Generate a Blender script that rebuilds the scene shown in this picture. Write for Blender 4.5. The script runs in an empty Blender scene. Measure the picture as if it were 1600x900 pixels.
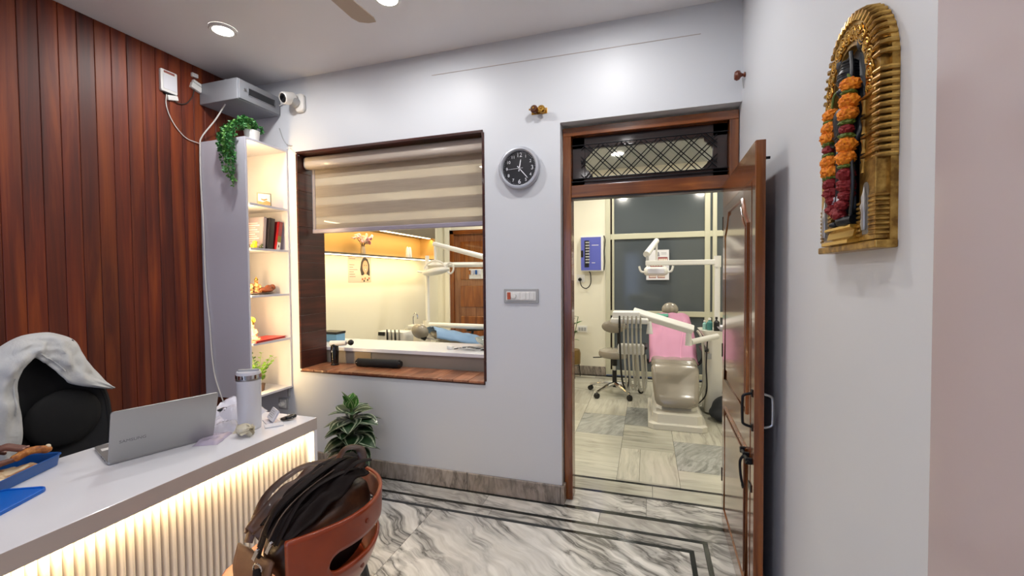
import bpy, bmesh, math, random
from mathutils import Vector, Matrix, noise
random.seed(7)
PI = math.pi
sc = bpy.context.scene
COL = sc.collection
def lin(c):
    if isinstance(c, str):
        c = tuple(int(c[i:i+2], 16)/255 for i in (0, 2, 4))
    return tuple((v/12.92 if v <= .04045 else ((v+.055)/1.055)**2.4) for v in c)
# ------------------------------------------------------------------ camera
CAM_H = 1.5
cam = bpy.data.cameras.new('camera'); camo = bpy.data.objects.new('camera', cam); COL.objects.link(camo)
cam.sensor_width = 36; cam.lens = 667/1600*36; cam.clip_start = .02
vy = Vector(((1010-800)/667, -(430-450)/667, -1)).normalized()
vx = -Vector(((-1320-800)/667, 0, -1)); vx = (vx - vy*vx.dot(vy)).normalized()
vz = vx.cross(vy)
camo.matrix_world = Matrix.Translation((0, 0, CAM_H)) @ Matrix((vx, vy, vz)).to_4x4()
sc.camera = camo
# ------------------------------------------------------------------ view + world
sc.view_settings.view_transform = 'Standard'; sc.view_settings.look = 'None'
sc.view_settings.gamma = 1; sc.view_settings.use_curve_mapping = False
sc.view_settings.exposure = 0.1
wd = bpy.data.worlds.new('world'); sc.world = wd; wd.use_nodes = True
bg = wd.node_tree.nodes['Background']; bg.inputs[0].default_value = (*lin('b9c9f2'), 1); bg.inputs[1].default_value = 2.2
# room dimensions
XL, XR, YB, YB2, ZC, YR = -3.17, .52, 2.74, 2.99, 3.07, -1.9
CXL, CXR, CY = -3.36, 1.9, 6.5          # clinic behind the wall
WX0, WX1, WZ0, WZ1 = -2.636, -1.066, .775, 2.485
DX0, DZ1 = -.53, 2.485
def lamp(name, kind, loc, target, power, color, size=.1, size_y=None, spread=None):
    l = bpy.data.lights.new(name, kind); l.energy = power; l.color = color
    if kind == 'AREA':
        if size_y is None: l.shape = 'DISK'; l.size = size
        else: l.shape = 'RECTANGLE'; l.size = size; l.size_y = size_y
        if spread: l.spread = spread
    o = bpy.data.objects.new(name, l); COL.objects.link(o); o.location = loc
    d = Vector(target)-Vector(loc); o.rotation_euler = d.to_track_quat('-Z', 'Y').to_euler()
    return o
COOL, CLIN, WARM = (1, .98, .965), (1, .945, .82), (1, .72, .36)
SPOTS = [(-2.54, 2.06), (-1.385, 2.115), (-.22, 2.1), (-2.54, .55), (-1.385, .5), (-.22, .5), (-2.54, -1.0), (-.9, -1.0)]
P_SPOT = 9.2
for (x, y) in SPOTS:
    lamp('downlight_lamp', 'AREA', (x, y, ZC-.022), (x, y, 0), P_SPOT if y > 1 else (P_SPOT*.95 if x > -1 else P_SPOT*.35), COOL, .11)
CSPOTS = [(-2.2, 4.2), (-.45, 4.1), (1.0, 4.1), (-2.2, 5.7), (-.35, 5.65), (1.0, 5.7)]
for (x, y) in CSPOTS:
    lamp('clinic_downlight_lamp', 'AREA', (x, y, ZC-.022), (x, y, 0), 17, CLIN, .16)
# daylight through the glazed entrance behind the camera
dl = lamp('entrance_daylight', 'AREA', (-1.5, YR-.02, 1.2), (-1.5, 2, 1.2), 1, (1, 1, 1), 2.6, 2.3); dl.data.cycles.is_portal = True
# warm LED strips: under the counter top, in the corner shelf, in the clinic niche
CT, CFX, CEY, CBX, CY0 = .78, -1.626, 1.783, -2.27, -.55     # counter top z, front x, end y, back x, near end
lamp('counter_led_lamp', 'AREA', (CFX-.018, (CEY+CY0)/2, CT-.066), (CFX-.055, (CEY+CY0)/2, 0), 12, WARM, .012, CEY-CY0-.1)
lamp('shelf_led_lamp', 'AREA', (-2.752, 2.376, 1.57), (-3.0, 2.72, 1.57), 13.0, (1, .68, .30), .008, 1.85)
lamp('niche_led_lamp', 'AREA', (-3.14, 4.55, 2.06), (-3.26, 4.55, 1.7), 7, (1, .66, .22), .012, 2.7)
lamp('niche_under_led_lamp', 'AREA', (-3.12, 4.55, 1.735), (-3.26, 4.55, 1.3), 10, (1, .78, .40), .012, 2.8)
def fix_strip(nm, rot):
    o = bpy.data.objects[nm]; o.rotation_mode = 'QUATERNION'; o.rotation_quaternion = rot
def strip_quat(direction, along):
    z = -Vector(direction).normalized(); y = Vector(along).normalized(); x = y.cross(z).normalized(); y = z.cross(x)
    return Matrix((x, y, z)).transposed().to_quaternion()
fix_strip('counter_led_lamp', strip_quat((-.35, 0, -1), (0, 1, 0)))
fix_strip('shelf_led_lamp', strip_quat((-.6, 1, 0), (0, 0, 1)))
fix_strip('niche_led_lamp', strip_quat((-.5, 0, -1), (0, 1, 0)))
fix_strip('niche_under_led_lamp', strip_quat((-.5, 0, -1), (0, 1, 0)))
# ------------------------------------------------------------------ helpers
WM = {}
class MB:
    def __init__(s): s.v = []; s.f = []; s.uv = {}
    def add(s, vs, fs):
        o = len(s.v); s.v += [Vector(v) for v in vs]; s.f += [tuple(i+o for i in f) for f in fs]; return s
    def xf(s, M, start=0):
        for i in range(start, len(s.v)): s.v[i] = M @ s.v[i]
        return s
    def box(s, a, b, M=None):
        x0, y0, z0 = a; x1, y1, z1 = b
        vs = [Vector((x, y, z)) for z in (z0, z1) for y in (y0, y1) for x in (x0, x1)]
        if M: vs = [M @ v for v in vs]
        return s.add(vs, [(0,2,3,1),(4,5,7,6),(0,1,5,4),(2,6,7,3),(0,4,6,2),(1,3,7,5)])
    def loft(s, rings, cap=True, closed=True):
        n = len(rings[0]); vs = [v for r in rings for v in r]; fs = []
        for i in range(len(rings)-1):
            for j in range(n if closed else n-1):
                k = (j+1) % n
                fs.append((i*n+j, i*n+k, (i+1)*n+k, (i+1)*n+j))
        if cap and closed:
            fs.append(tuple(reversed(range(n)))); fs.append(tuple((len(rings)-1)*n+j for j in range(n)))
        return s.add(vs, fs)
    def tube(s, path, r, n=8, closed=False, cap=True, flat=None, up=None):
        P = [Vector(p) for p in path]; m = len(P)
        R = r if isinstance(r, (list, tuple)) else [r]*m
        rings = []; prev = None
        for i in range(m):
            t = (P[min(i+1, m-1)]-P[max(i-1, 0)]) if not closed else (P[(i+1) % m]-P[i-1])
            t = t.normalized() if t.length > 1e-9 else Vector((0, 0, 1))
            if up is not None: a = Vector(up)
            elif prev is None: a = Vector((0, 0, 1)) if abs(t.z) < .9 else Vector((1, 0, 0))
            else: a = prev
            u = (a-t*a.dot(t))
            u = u.normalized() if u.length > 1e-6 else t.orthogonal().normalized()
            prev = u; w = t.cross(u)
            fu = R[i]*(flat if flat else 1)
            rings.append([P[i]+u*math.cos(2*PI*k/n)*fu+w*math.sin(2*PI*k/n)*R[i] for k in range(n)])
        if closed: rings.append(rings[0]); return s.loft(rings, cap=False)
        return s.loft(rings, cap)
    def cyl(s, a, b, r0, r1=None, n=20):
        return s.tube([a, b], [r0, r0 if r1 is None else r1], n)
    def lathe(s, prof, n=24, c=(0, 0, 0), M=None, cap=True):
        rings = [[Vector((c[0]+r*math.cos(2*PI*k/n), c[1]+r*math.sin(2*PI*k/n), c[2]+z)) for k in range(n)] for r, z in prof]
        if M: rings = [[M @ v for v in q] for q in rings]
        return s.loft(rings, cap)
    def sph(s, c, r, n=16, m=10, M=None):
        r = r if isinstance(r, (tuple, list)) else (r, r, r)
        prof = []
        for i in range(m+1):
            a = -PI/2+PI*i/m; prof.append((max(math.cos(a), .001), math.sin(a)))
        rings = [[Vector((q*math.cos(2*PI*k/n)*r[0], q*math.sin(2*PI*k/n)*r[1], z*r[2])) for k in range(n)] for q, z in prof]
        if M: rings = [[M @ v for v in q] for q in rings]
        rings = [[v+Vector(c) for v in q] for q in rings]
        return s.loft(rings)
    def prism(s, poly, h0, h1, fn):
        n = len(poly); vs = [fn(a, b, h0) for a, b in poly]+[fn(a, b, h1) for a, b in poly]
        fs = [tuple(reversed(range(n))), tuple(range(n, 2*n))]+[(i, (i+1) % n, n+(i+1) % n, n+i) for i in range(n)]
        return s.add(vs, fs)
    def grid(s, fn, nu, nv):
        vs = [fn(i/nu, j/nv) for j in range(nv+1) for i in range(nu+1)]
        w = nu+1
        return s.add(vs, [(j*w+i, j*w+i+1, (j+1)*w+i+1, (j+1)*w+i) for j in range(nv) for i in range(nu)])
    def build(s, name, mat, parent=None, world=False, smooth=35, bevel=0, segs=2, solid=0, sub=0, remesh=0, offs=0, soft=0):
        me = bpy.data.meshes.new(name)
        vs = s.v
        if world and parent is not None:
            inv = WM[parent.name].inverted(); vs = [inv @ v for v in vs]
        me.from_pydata(vs, [], s.f)
        bm = bmesh.new(); bm.from_mesh(me); bmesh.ops.recalc_face_normals(bm, faces=bm.faces); bm.to_mesh(me); bm.free()
        me.materials.append(mat)
        o = bpy.data.objects.new(name, me); COL.objects.link(o)
        if parent is not None:
            o.parent = parent; WM[o.name] = WM[parent.name]
        else: WM[o.name] = Matrix()
        if remesh:
            m = o.modifiers.new('r', 'REMESH'); m.mode = 'VOXEL'; m.voxel_size = remesh; m.use_smooth_shade = True
            m = o.modifiers.new('s', 'SMOOTH'); m.factor = .5; m.iterations = soft or 6
        if solid:
            m = o.modifiers.new('t', 'SOLIDIFY'); m.thickness = solid; m.offset = offs
        if bevel:
            m = o.modifiers.new('b', 'BEVEL'); m.width = bevel; m.segments = segs; m.limit_method = 'ANGLE'; m.angle_limit = .6
            m.harden_normals = False
        if sub:
            m = o.modifiers.new('u', 'SUBSURF'); m.levels = sub; m.render_levels = sub
        if smooth:
            me.shade_smooth()
            if not sub and not remesh: me.set_sharp_from_angle(angle=math.radians(smooth))
        return o
def thing(name, label, cat, loc=(0, 0, 0), rz=0, group=None, kind=None):
    o = bpy.data.objects.new(name, None); COL.objects.link(o); o.empty_display_size = .05
    o.location = loc; o.rotation_euler = (0, 0, rz)
    WM[o.name] = Matrix.Translation(loc) @ Matrix.Rotation(rz, 4, 'Z')
    return tag(o, label, cat, group, kind)
def tag(o, label=None, cat=None, group=None, kind=None):
    if label: o['label'] = label
    if cat: o['category'] = cat
    if group: o['group'] = group
    if kind: o['kind'] = kind
    return o
def struct(o): o['kind'] = 'structure'; return o
def inst(src, name, loc, parent=None, rot=(0, 0, 0), scale=None, mat=None):
    o = src.copy(); o.name = name; COL.objects.link(o); o.parent = parent; o.location = loc; o.rotation_euler = rot
    if scale: o.scale = scale
    return o
def text_part(txt, size, mat, parent, M, name='lettering', extrude=.0004, align='CENTER'):
    cu = bpy.data.curves.new('txt', 'FONT'); cu.body = txt; cu.size = size; cu.extrude = extrude
    cu.align_x = align; cu.align_y = 'CENTER'
    t = bpy.data.objects.new('txt', cu); COL.objects.link(t)
    bpy.context.view_layer.update()
    me = bpy.data.meshes.new_from_object(t.evaluated_get(bpy.context.evaluated_depsgraph_get()))
    bpy.data.objects.remove(t); bpy.data.curves.remove(cu)
    me.name = name; me.transform(M); me.materials.clear(); me.materials.append(mat)
    o = bpy.data.objects.new(name, me); COL.objects.link(o); o.parent = parent
    if parent is not None: WM[o.name] = WM[parent.name]
    return o
def nz(p, s=1.0): return noise.noise(Vector(p)*s)
def spl(pts, n=8):
    P = [Vector(p) for p in pts]; out = []
    for i in range(len(P)-1):
        p0, p1, p2, p3 = P[max(i-1, 0)], P[i], P[i+1], P[min(i+2, len(P)-1)]
        for k in range(n):
            t = k/n
            out.append(.5*((2*p1)+(p2-p0)*t+(2*p0-5*p1+4*p2-p3)*t*t+(3*p1-p0-3*p2+p3)*t**3))
    out.append(P[-1]); return out
def rrect(w, h, r, n=6, cx=0, cy=0):
    out = []
    for (sx, sy, a0) in ((1, 1, 0), (-1, 1, PI/2), (-1, -1, PI), (1, -1, 1.5*PI)):
        for k in range(n+1):
            a = a0+PI/2*k/n; out.append((cx+sx*(w/2-r)+r*math.cos(a), cy+sy*(h/2-r)+r*math.sin(a)))
    return out
XY = lambda z=0: (lambda a, b, h: Vector((a, b, h)))
XZ = lambda a, b, h: Vector((a, h, b))
YZ = lambda a, b, h: Vector((h, a, b))
# ------------------------------------------------------------------ materials
def mat(name, col, rough=.5, metal=0, coat=0, spec=.5, emit=None, estr=0, trans=0, alpha=1, sheen=0, sss=0):
    m = bpy.data.materials.new(name); m.use_nodes = True
    b = m.node_tree.nodes['Principled BSDF']; I = b.inputs
    I['Base Color'].default_value = (*lin(col), 1); I['Roughness'].default_value = rough; I['Metallic'].default_value = metal
    I['Coat Weight'].default_value = coat; I['Coat Roughness'].default_value = .08; I['Specular IOR Level'].default_value = spec
    if emit: I['Emission Color'].default_value = (*lin(emit), 1); I['Emission Strength'].default_value = estr
    if trans: I['Transmission Weight'].default_value = trans
    if alpha < 1: I['Alpha'].default_value = alpha
    if sheen: I['Sheen Weight'].default_value = sheen
    if sss: I['Subsurface Weight'].default_value = sss; I['Subsurface Scale'].default_value = .01
    return m
def N(m, t): return m.node_tree.nodes.new(t)
def L(m, a, b): m.node_tree.links.new(a, b)
def bsdf(m): return m.node_tree.nodes['Principled BSDF']
def coords(m, scale=(1, 1, 1), rot=(0, 0, 0), kind='Object', rnd=True):
    tc = N(m, 'ShaderNodeTexCoord'); mp = N(m, 'ShaderNodeMapping')
    mp.inputs['Scale'].default_value = scale; mp.inputs['Rotation'].default_value = rot
    if rnd:
        oi = N(m, 'ShaderNodeObjectInfo'); k = N(m, 'ShaderNodeMath'); k.operation = 'MULTIPLY'; k.inputs[1].default_value = 37.
        ad = N(m, 'ShaderNodeVectorMath'); ad.operation = 'ADD'
        L(m, oi.outputs['Random'], k.inputs[0]); L(m, tc.outputs[kind], ad.inputs[0]); L(m, k.outputs[0], ad.inputs[1]); L(m, ad.outputs[0], mp.inputs[0])
    else: L(m, tc.outputs[kind], mp.inputs[0])
    return mp.outputs[0]
def ramp(m, stops, fac):
    r = N(m, 'ShaderNodeValToRGB'); e = r.color_ramp.elements
    while len(e) < len(stops): e.new(.5)
    for q, (p, c) in zip(e, stops): q.position = p; q.color = (*lin(c), 1)
    L(m, fac, r.inputs[0]); return r.outputs[0]
def ntex(m, vec, scale=5, detail=4, rough=.55, dist=0):
    n = N(m, 'ShaderNodeTexNoise'); n.inputs['Scale'].default_value = scale; n.inputs['Detail'].default_value = detail
    n.inputs['Roughness'].default_value = rough; n.inputs['Distortion'].default_value = dist
    L(m, vec, n.inputs['Vector']); return n.outputs['Fac']
def bump(m, fac, strength=.2, dist=.002):
    b = N(m, 'ShaderNodeBump'); b.inputs['Strength'].default_value = strength; b.inputs['Distance'].default_value = dist
    L(m, fac, b.inputs['Height']); L(m, b.outputs[0], bsdf(m).inputs['Normal'])
def mixc(m, a, b, fac, mode='MIX'):
    x = N(m, 'ShaderNodeMix'); x.data_type = 'RGBA'; x.blend_type = mode
    for s_, v in ((x.inputs[0], fac), (x.inputs[6], a), (x.inputs[7], b)):
        if isinstance(v, (int, float)): s_.default_value = v
        elif isinstance(v, tuple): s_.default_value = (*v, 1)
        else: L(m, v, s_)
    return x.outputs[2]
def wood(name, dark, mid, light, scale=(30, 30, 1.6), rough=.3, coat=.3, rot=(0, 0, 0), rnd=True, tint=.25):
    m = mat(name, mid, rough, coat=coat)
    v = coords(m, scale, rot, rnd=rnd)
    f = ntex(m, v, 1, 5, .6, .6)
    c = ramp(m, [(.28, dark), (.5, mid), (.72, light)], f)
    if tint:
        v2 = coords(m, (3, 3, .6), rot, rnd=rnd); f2 = ntex(m, v2, 1.2, 2)
        c = mixc(m, c, ramp(m, [(.35, '8a8a8a'), (.65, 'ffffff')], f2), tint*2, 'MULTIPLY')
    L(m, c, bsdf(m).inputs['Base Color']); return m
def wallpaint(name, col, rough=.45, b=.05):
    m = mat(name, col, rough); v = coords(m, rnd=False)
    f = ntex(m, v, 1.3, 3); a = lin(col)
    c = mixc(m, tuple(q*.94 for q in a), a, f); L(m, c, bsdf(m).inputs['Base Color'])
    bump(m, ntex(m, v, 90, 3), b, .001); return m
def marble(name, base, mid, dark, rot, lines=6., warp=.35, amount=.55, rough=.14, blotch=.35, along=.18, grain=.4, zal=1., wid=1., lo=.36):
    """flowing veined stone: warped parallel veins along local y turned by rot"""
    m = mat(name, base, rough)
    v = coords(m, (1, 1, 1), (0, 0, rot))
    n1 = N(m, 'ShaderNodeTexNoise'); n1.inputs['Scale'].default_value = 1.6; n1.inputs['Detail'].default_value = 3; L(m, v, n1.inputs['Vector'])
    sb = N(m, 'ShaderNodeVectorMath'); sb.operation = 'SUBTRACT'; sb.inputs[1].default_value = (.5, .5, .5); L(m, n1.outputs['Color'], sb.inputs[0])
    sc_ = N(m, 'ShaderNodeVectorMath'); sc_.operation = 'SCALE'; sc_.inputs['Scale'].default_value = warp; L(m, sb.outputs[0], sc_.inputs[0])
    ad = N(m, 'ShaderNodeVectorMath'); ad.operation = 'ADD'; L(m, v, ad.inputs[0]); L(m, sc_.outputs[0], ad.inputs[1])
    mp = N(m, 'ShaderNodeMapping'); mp.inputs['Scale'].default_value = (1, along, zal); L(m, ad.outputs[0], mp.inputs[0])
    wv = N(m, 'ShaderNodeTexNoise'); wv.inputs['Scale'].default_value = lines; wv.inputs['Detail'].default_value = 5; wv.inputs['Roughness'].default_value = .6; L(m, mp.outputs[0], wv.inputs['Vector'])
    # thin dark veins where the noise crosses its middle
    a = N(m, 'ShaderNodeMath'); a.operation = 'SUBTRACT'; a.inputs[1].default_value = .5; L(m, wv.outputs['Fac'], a.inputs[0])
    ab = N(m, 'ShaderNodeMath'); ab.operation = 'ABSOLUTE'; L(m, a.outputs[0], ab.inputs[0])
    vein = ramp(m, [(0, 'ffffff'), (.012*wid, 'c8c8c8'), (.045*wid, '000000')], ab.outputs[0])
    msk = ramp(m, [(lo, '000000'), (lo+.26, 'ffffff')], ntex(m, coords(m, (1, .5, 1), (0, 0, rot)), 2.2, 2))
    mu = N(m, 'ShaderNodeMath'); mu.operation = 'MULTIPLY'; L(m, vein, mu.inputs[0]); L(m, msk, mu.inputs[1])
    mu2 = N(m, 'ShaderNodeMath'); mu2.operation = 'MULTIPLY'; mu2.inputs[1].default_value = amount; L(m, mu.outputs[0], mu2.inputs[0])
    # soft grey bands and fine grain along the flow
    bands = ramp(m, [(.50, base), (.72, mid)], wv.outputs['Fac'])
    gr = N(m, 'ShaderNodeTexNoise'); gr.inputs['Scale'].default_value = lines*5; gr.inputs['Detail'].default_value = 3; L(m, mp.outputs[0], gr.inputs['Vector'])
    gcol = ramp(m, [(.35, mid), (.6, base)], gr.outputs['Fac'])
    c = mixc(m, lin(base), bands, blotch*2 if blotch*2 < 1 else 1.)
    c = mixc(m, c, gcol, grain)
    c = mixc(m, c, lin(dark), mu2.outputs[0])
    # overall tone shift from piece to piece
    oi = N(m, 'ShaderNodeObjectInfo'); tn = ramp(m, [(0, 'dcdcdc'), (1, 'ffffff')], oi.outputs['Random'])
    c = mixc(m, c, tn, 1., 'MULTIPLY')
    L(m, c, bsdf(m).inputs['Base Color']); return m
M = {}
M['wall'] = wallpaint('wall_paint', 'd5d8dd')
M['ceil'] = wallpaint('ceiling_paint', 'eae8ea')
M['ceil2'] = wallpaint('clinic_ceiling_shaded', 'a6aaa8')  # paint greyed: the ceiling's shade above the downlights is put into its colour
M['cream'] = wallpaint('clinic_paint', 'e9e5d4')
M['gloss_wall'] = wallpaint('gloss_panel', 'bfb1b1', .14, .12)
M['plank'] = wood('plank_wood', '421204', '702708', '984610', (30, 14, .7), .5, .0, tint=.3)
M['groove'] = mat('groove_dark', '200a06', .6)
M['reveal'] = wood('reveal_wood', '2c1009', '45190f', '5e2618', (1.6, 1.6, 30), .4, .15)
M['sill'] = wood('sill_wood', '8a5136', 'a86b4a', 'c28660', (34, 1.6, 30), .35, .15, tint=.35)
M['doorw'] = wood('door_wood', '5a2c0e', '824518', 'a05e26', (22, 22, 1.6), .25, .4, rnd=False)
M['doorw_h'] = wood('door_wood_cross', '5a2c0e', '824518', 'a05e26', (1.6, 22, 22), .25, .4, rnd=False)
M['leaf_face'] = wood('door_leaf_wood', '6a4028', '875538', 'a06c48', (22, 22, 1.6), .16, .6, rnd=False)
M['dark_wood'] = wood('transom_wood', '1d0b06', '2c120a', '3d1a0e', (1.6, 22, 22), .4, .2, rnd=False)
M['iron'] = mat('black_iron', '15161a', .4, .6)
M['glass'] = mat('pane_glass', 'ffffff', .03, trans=1, spec=.5)
M['marA'] = marble('marble_slab', 'e6e4de', 'bab6ae', '34322f', -1.0, 6.5, .34, .85, .13, .5, .085, .5, 1, 2.1, .27)
M['marB'] = marble('marble_border', 'd6d3cc', '9c9992', '2e2e2d', -1.25, 7, .4, .85, .13, .5, .10, .5, 1, 1.6, .30)
M['skirt'] = marble('marble_skirting', 'b9ada2', '8d8278', '453f3a', .25, 9, .3, .8, .22, .5, 1, .6, .16, 1.6, .3)
M['black_st'] = marble('black_marble', '2d302e', '1e2220', '0f1110', .5, 6, .4, .4, .12)
M['tileX'] = marble('tile_grain_x', 'd0cdbd', 'b0ad9d', '6f6d64', PI/2, 6, .12, .55, .16, .35, .07, .45)
M['tileY'] = marble('tile_grain_y', 'd3cfbf', 'b4b0a0', '77756b', 0, 6, .12, .5, .16, .35, .07, .45)
M['tileD'] = marble('tile_grain_dark', 'b4b5af', '8b8c86', '3f403d', .5, 7, .3, .85, .16, .5, .08, .6)
M['grout'] = mat('grout', '5b5a55', .8)
M['white'] = mat('white_laminate', 'e6e6ea', .22, coat=.2)
M['shelfw'] = mat('shelf_laminate', 'c9c8d2', .35)
M['flute'] = mat('flute_laminate', 'ddd4cc', .45)
M['edge_grey'] = mat('edge_grey', 'b9aea8', .4)
M['led'] = mat('led_strip', 'fff2d0', .5, emit='ffe6b0', estr=9)
M['led2'] = mat('led_strip_soft', 'fff2d0', .5, emit='ffe0a0', estr=4)
M['lens'] = mat('downlight_lens', 'ffffff', .5, emit='fffaf2', estr=14)
M['plastic_w'] = mat('white_plastic', 'e4e3df', .35)
M['plastic_g'] = mat('grey_plastic', 'a4a5a6', .4)
M['black'] = mat('black_plastic', '0d0d0f', .4)
M['blackgl'] = mat('black_gloss', '08080a', .12, coat=.4)
M['chrome'] = mat('chrome', 'd8d8d8', .12, 1)
M['steel'] = mat('brushed_steel', 'b4b4b2', .3, 1)
M['brass'] = mat('brass', 'c79a4a', .25, 1)
M['alum'] = mat('cream_aluminium', 'c6c4ae', .4, .1)
M['slate'] = mat('slate_glass', '4d5459', .12, spec=.5, coat=.3)
M['gold'] = mat('gold_paint', 'b08a45', .33, .75)
v_ = coords(M['gold'], rnd=False); L(M['gold'], ramp(M['gold'], [(.35, '7d5a28'), (.55, 'b28c46'), (.75, 'd2ad62')], ntex(M['gold'], v_, 40, 3)), bsdf(M['gold']).inputs['Base Color'])
M['stone'] = mat('black_stone', '17191d', .38)
# ================================================================== STRUCTURE
def sbox(name, m, *boxes, parent=None):
    b = MB()
    for a, c in boxes: b.box(a, c)
    o = b.build(name, m, parent, smooth=0)
    if parent is None: struct(o)
    return o
wall_left = sbox('wall_left', M['groove'], ((XL-.14, YR-.2, 0), (XL-.014, YB2, ZC)))
T_ = .14
sbox('wall_back', M['wall'],
     ((XL-T_, YB, 0), (WX0, YB2, ZC)), ((WX0, YB, 0), (WX1, YB2, WZ0-.02)), ((WX0, YB, WZ1+.012), (WX1, YB2, ZC)),
     ((WX1, YB, 0), (DX0, YB2, ZC)), ((DX0, YB, DZ1), (XR, YB2, ZC)))
sbox('wall_right', M['wall'], ((XR, YR-.2, 0), (XR+.14, YB2, ZC)))
# entrance wall behind the camera with a wide glazed opening
sbox('wall_rear', M['wall'], ((XL, YR-.2, 0), (-2.8, YR, ZC)), ((-.2, YR-.2, 0), (XR, YR, ZC)), ((-2.8, YR-.2, 2.35), (-.2, YR, ZC)))
fr = sbox('door_4', M['alum'], ((-2.8, YR-.12, 0), (-2.75, YR-.06, 2.35)), ((-.25, YR-.12, 0), (-.2, YR-.06, 2.35)), ((-1.53, YR-.12, 0), (-1.47, YR-.06, 2.35)), ((-2.8, YR-.12, 2.3), (-.2, YR-.06, 2.35)))
sbox('ground_outside', M['grout'], ((-8, -12, -.15), (6, YR-.2, -.02)))
sbox('ceiling', M['ceil'], ((XL-T_, YR-.2, ZC), (XR+.14, YB2, ZC+.12)))
sbox('wall_clinic_left', M['cream'], ((CXL-T_, YB2, 0), (CXL, CY+.14, ZC)))
sbox('wall_clinic_right', M['cream'], ((CXR, YB2-.12, 0), (CXR+T_, CY+.14, ZC)), ((XR+.14, YB2-.12, 0), (CXR, YB2, ZC)))
sbox('wall_clinic_far', M['cream'], ((CXL, CY, 0), (-3.12, CY+.14, ZC)), ((-3.12, CY, 2.27), (-2.2, CY+.14, ZC)), ((-2.2, CY, 0), (-.58, CY+.14, ZC)), ((-.58, CY, 2.95), (CXR, CY+.14, ZC)), ((-3.2, CY-.05, 0), (-3.12, CY, ZC)))
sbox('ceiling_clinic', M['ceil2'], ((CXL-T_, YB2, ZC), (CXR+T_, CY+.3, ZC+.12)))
# glossy laminated panel fixed to the right wall near the camera
b = MB().box((XR-.012, YR, 0), (XR, .995, ZC)); struct(b.build('trim_1', M['gloss_wall'], smooth=0, bevel=.004))
# hairline crack / cable along the back wall
b = MB().tube([(-1.441, YB-.001, 2.919), (-.9, YB-.001, 2.914), (-.3, YB-.001, 2.907), (.302, YB-.001, 2.901)], .0022, 5); struct(b.build('trim_2', M['edge_grey']))

# ---- wood planks on the left wall
pk = MB().prism([(-.0411, 0), (.0411, 0), (.0411, .0115), (.0385, .014), (-.0385, .014), (-.0411, .0115)], 0, ZC-.005, lambda a, c, h: Vector((c, a, h))).build('plank', M['plank'], smooth=0)
y0 = 2.70; k = 0; first = True
while y0-k*.0838 > -1.9:
    y = y0-k*.0838; k += 1
    if first: pk.parent = wall_left; pk.location = (XL-.014, y, .003); first = False
    else: inst(pk, 'plank', (XL-.014, y, .003), wall_left)

# ---- floors: base slabs with separate stone pieces on top
FZ = -.02
floor = sbox('floor', M['grout'], ((XL-T_, YR-.2, -.14), (CXR+T_, CY+.3, FZ)))
def slab(x0, x1, y0, y1, m, z=0.0, name='marble_slab', g=.0012):
    b = MB().box((-(x1-x0)/2+g, -(y1-y0)/2+g, FZ), ((x1-x0)/2-g, (y1-y0)/2-g, z))
    o = b.build(name, m, floor, smooth=0); o.location = ((x0+x1)/2, (y0+y1)/2, 0); return o
# main field
xs = [XL+.05, -2.2, -1.31, .222]
ys = [YR, -.75, .42, 1.5, 2.443]
slab(-1.31, .222, .95, 2.443, M['marA']); slab(-1.31, .222, -.6, .95, M['marA']); slab(-1.31, .222, YR, -.6, M['marA'])
for a, c in ((-2.2, -1.31), (-3.17, -2.2)):
    for d, e in ((YR, -.4), (-.4, 1.1), (1.1, 2.443)): slab(a, c, d, e, M['marA'])
# inlaid black strips and the border slabs
slab(XL, .246, 2.443, 2.468, M['black_st'], name='inlay_strip'); slab(.222, .246, YR, 2.443, M['black_st'], name='inlay_strip')
for a, c in ((XL, -2.1), (-2.1, -.95), (-.95, .300)): slab(a, c, 2.468, 2.545, M['marB'])
slab(XL, .325, 2.545, 2.572, M['black_st'], name='inlay_strip'); slab(.300, .325, YR, 2.545, M['black_st'], name='inlay_strip')
for a, c in ((YR, .4), (.4, 2.468)): slab(.246, .300, a, c, M['marB'])
for a, c in ((XL, -2.0), (-2.0, -1.03), (-1.03, -.28), (-.28, XR)): slab(a, c, 2.572, 2.705, M['marB'])
for a, c in ((YR, .2), (.2, 1.5), (1.5, 2.572)): slab(.325, XR, a, c, M['marB'])
slab(XL, XR, 2.705, 2.74, M['black_st'], name='inlay_strip')
# threshold
for a, c in ((DX0, .0), (.0, XR)): slab(a, c, 2.74, 2.962, M['marB'])
slab(DX0, XR, 2.962, 2.99, M['black_st'], name='inlay_strip')
for a, c in ((CXL, -2.2), (-2.2, -1.1), (-1.1, .04), (.04, 1.1), (1.1, CXR)): slab(a, c, 2.99, 3.15, M['tileX'])
slab(CXL, CXR, 3.15, 3.178, M['black_st'], name='inlay_strip')
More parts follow.
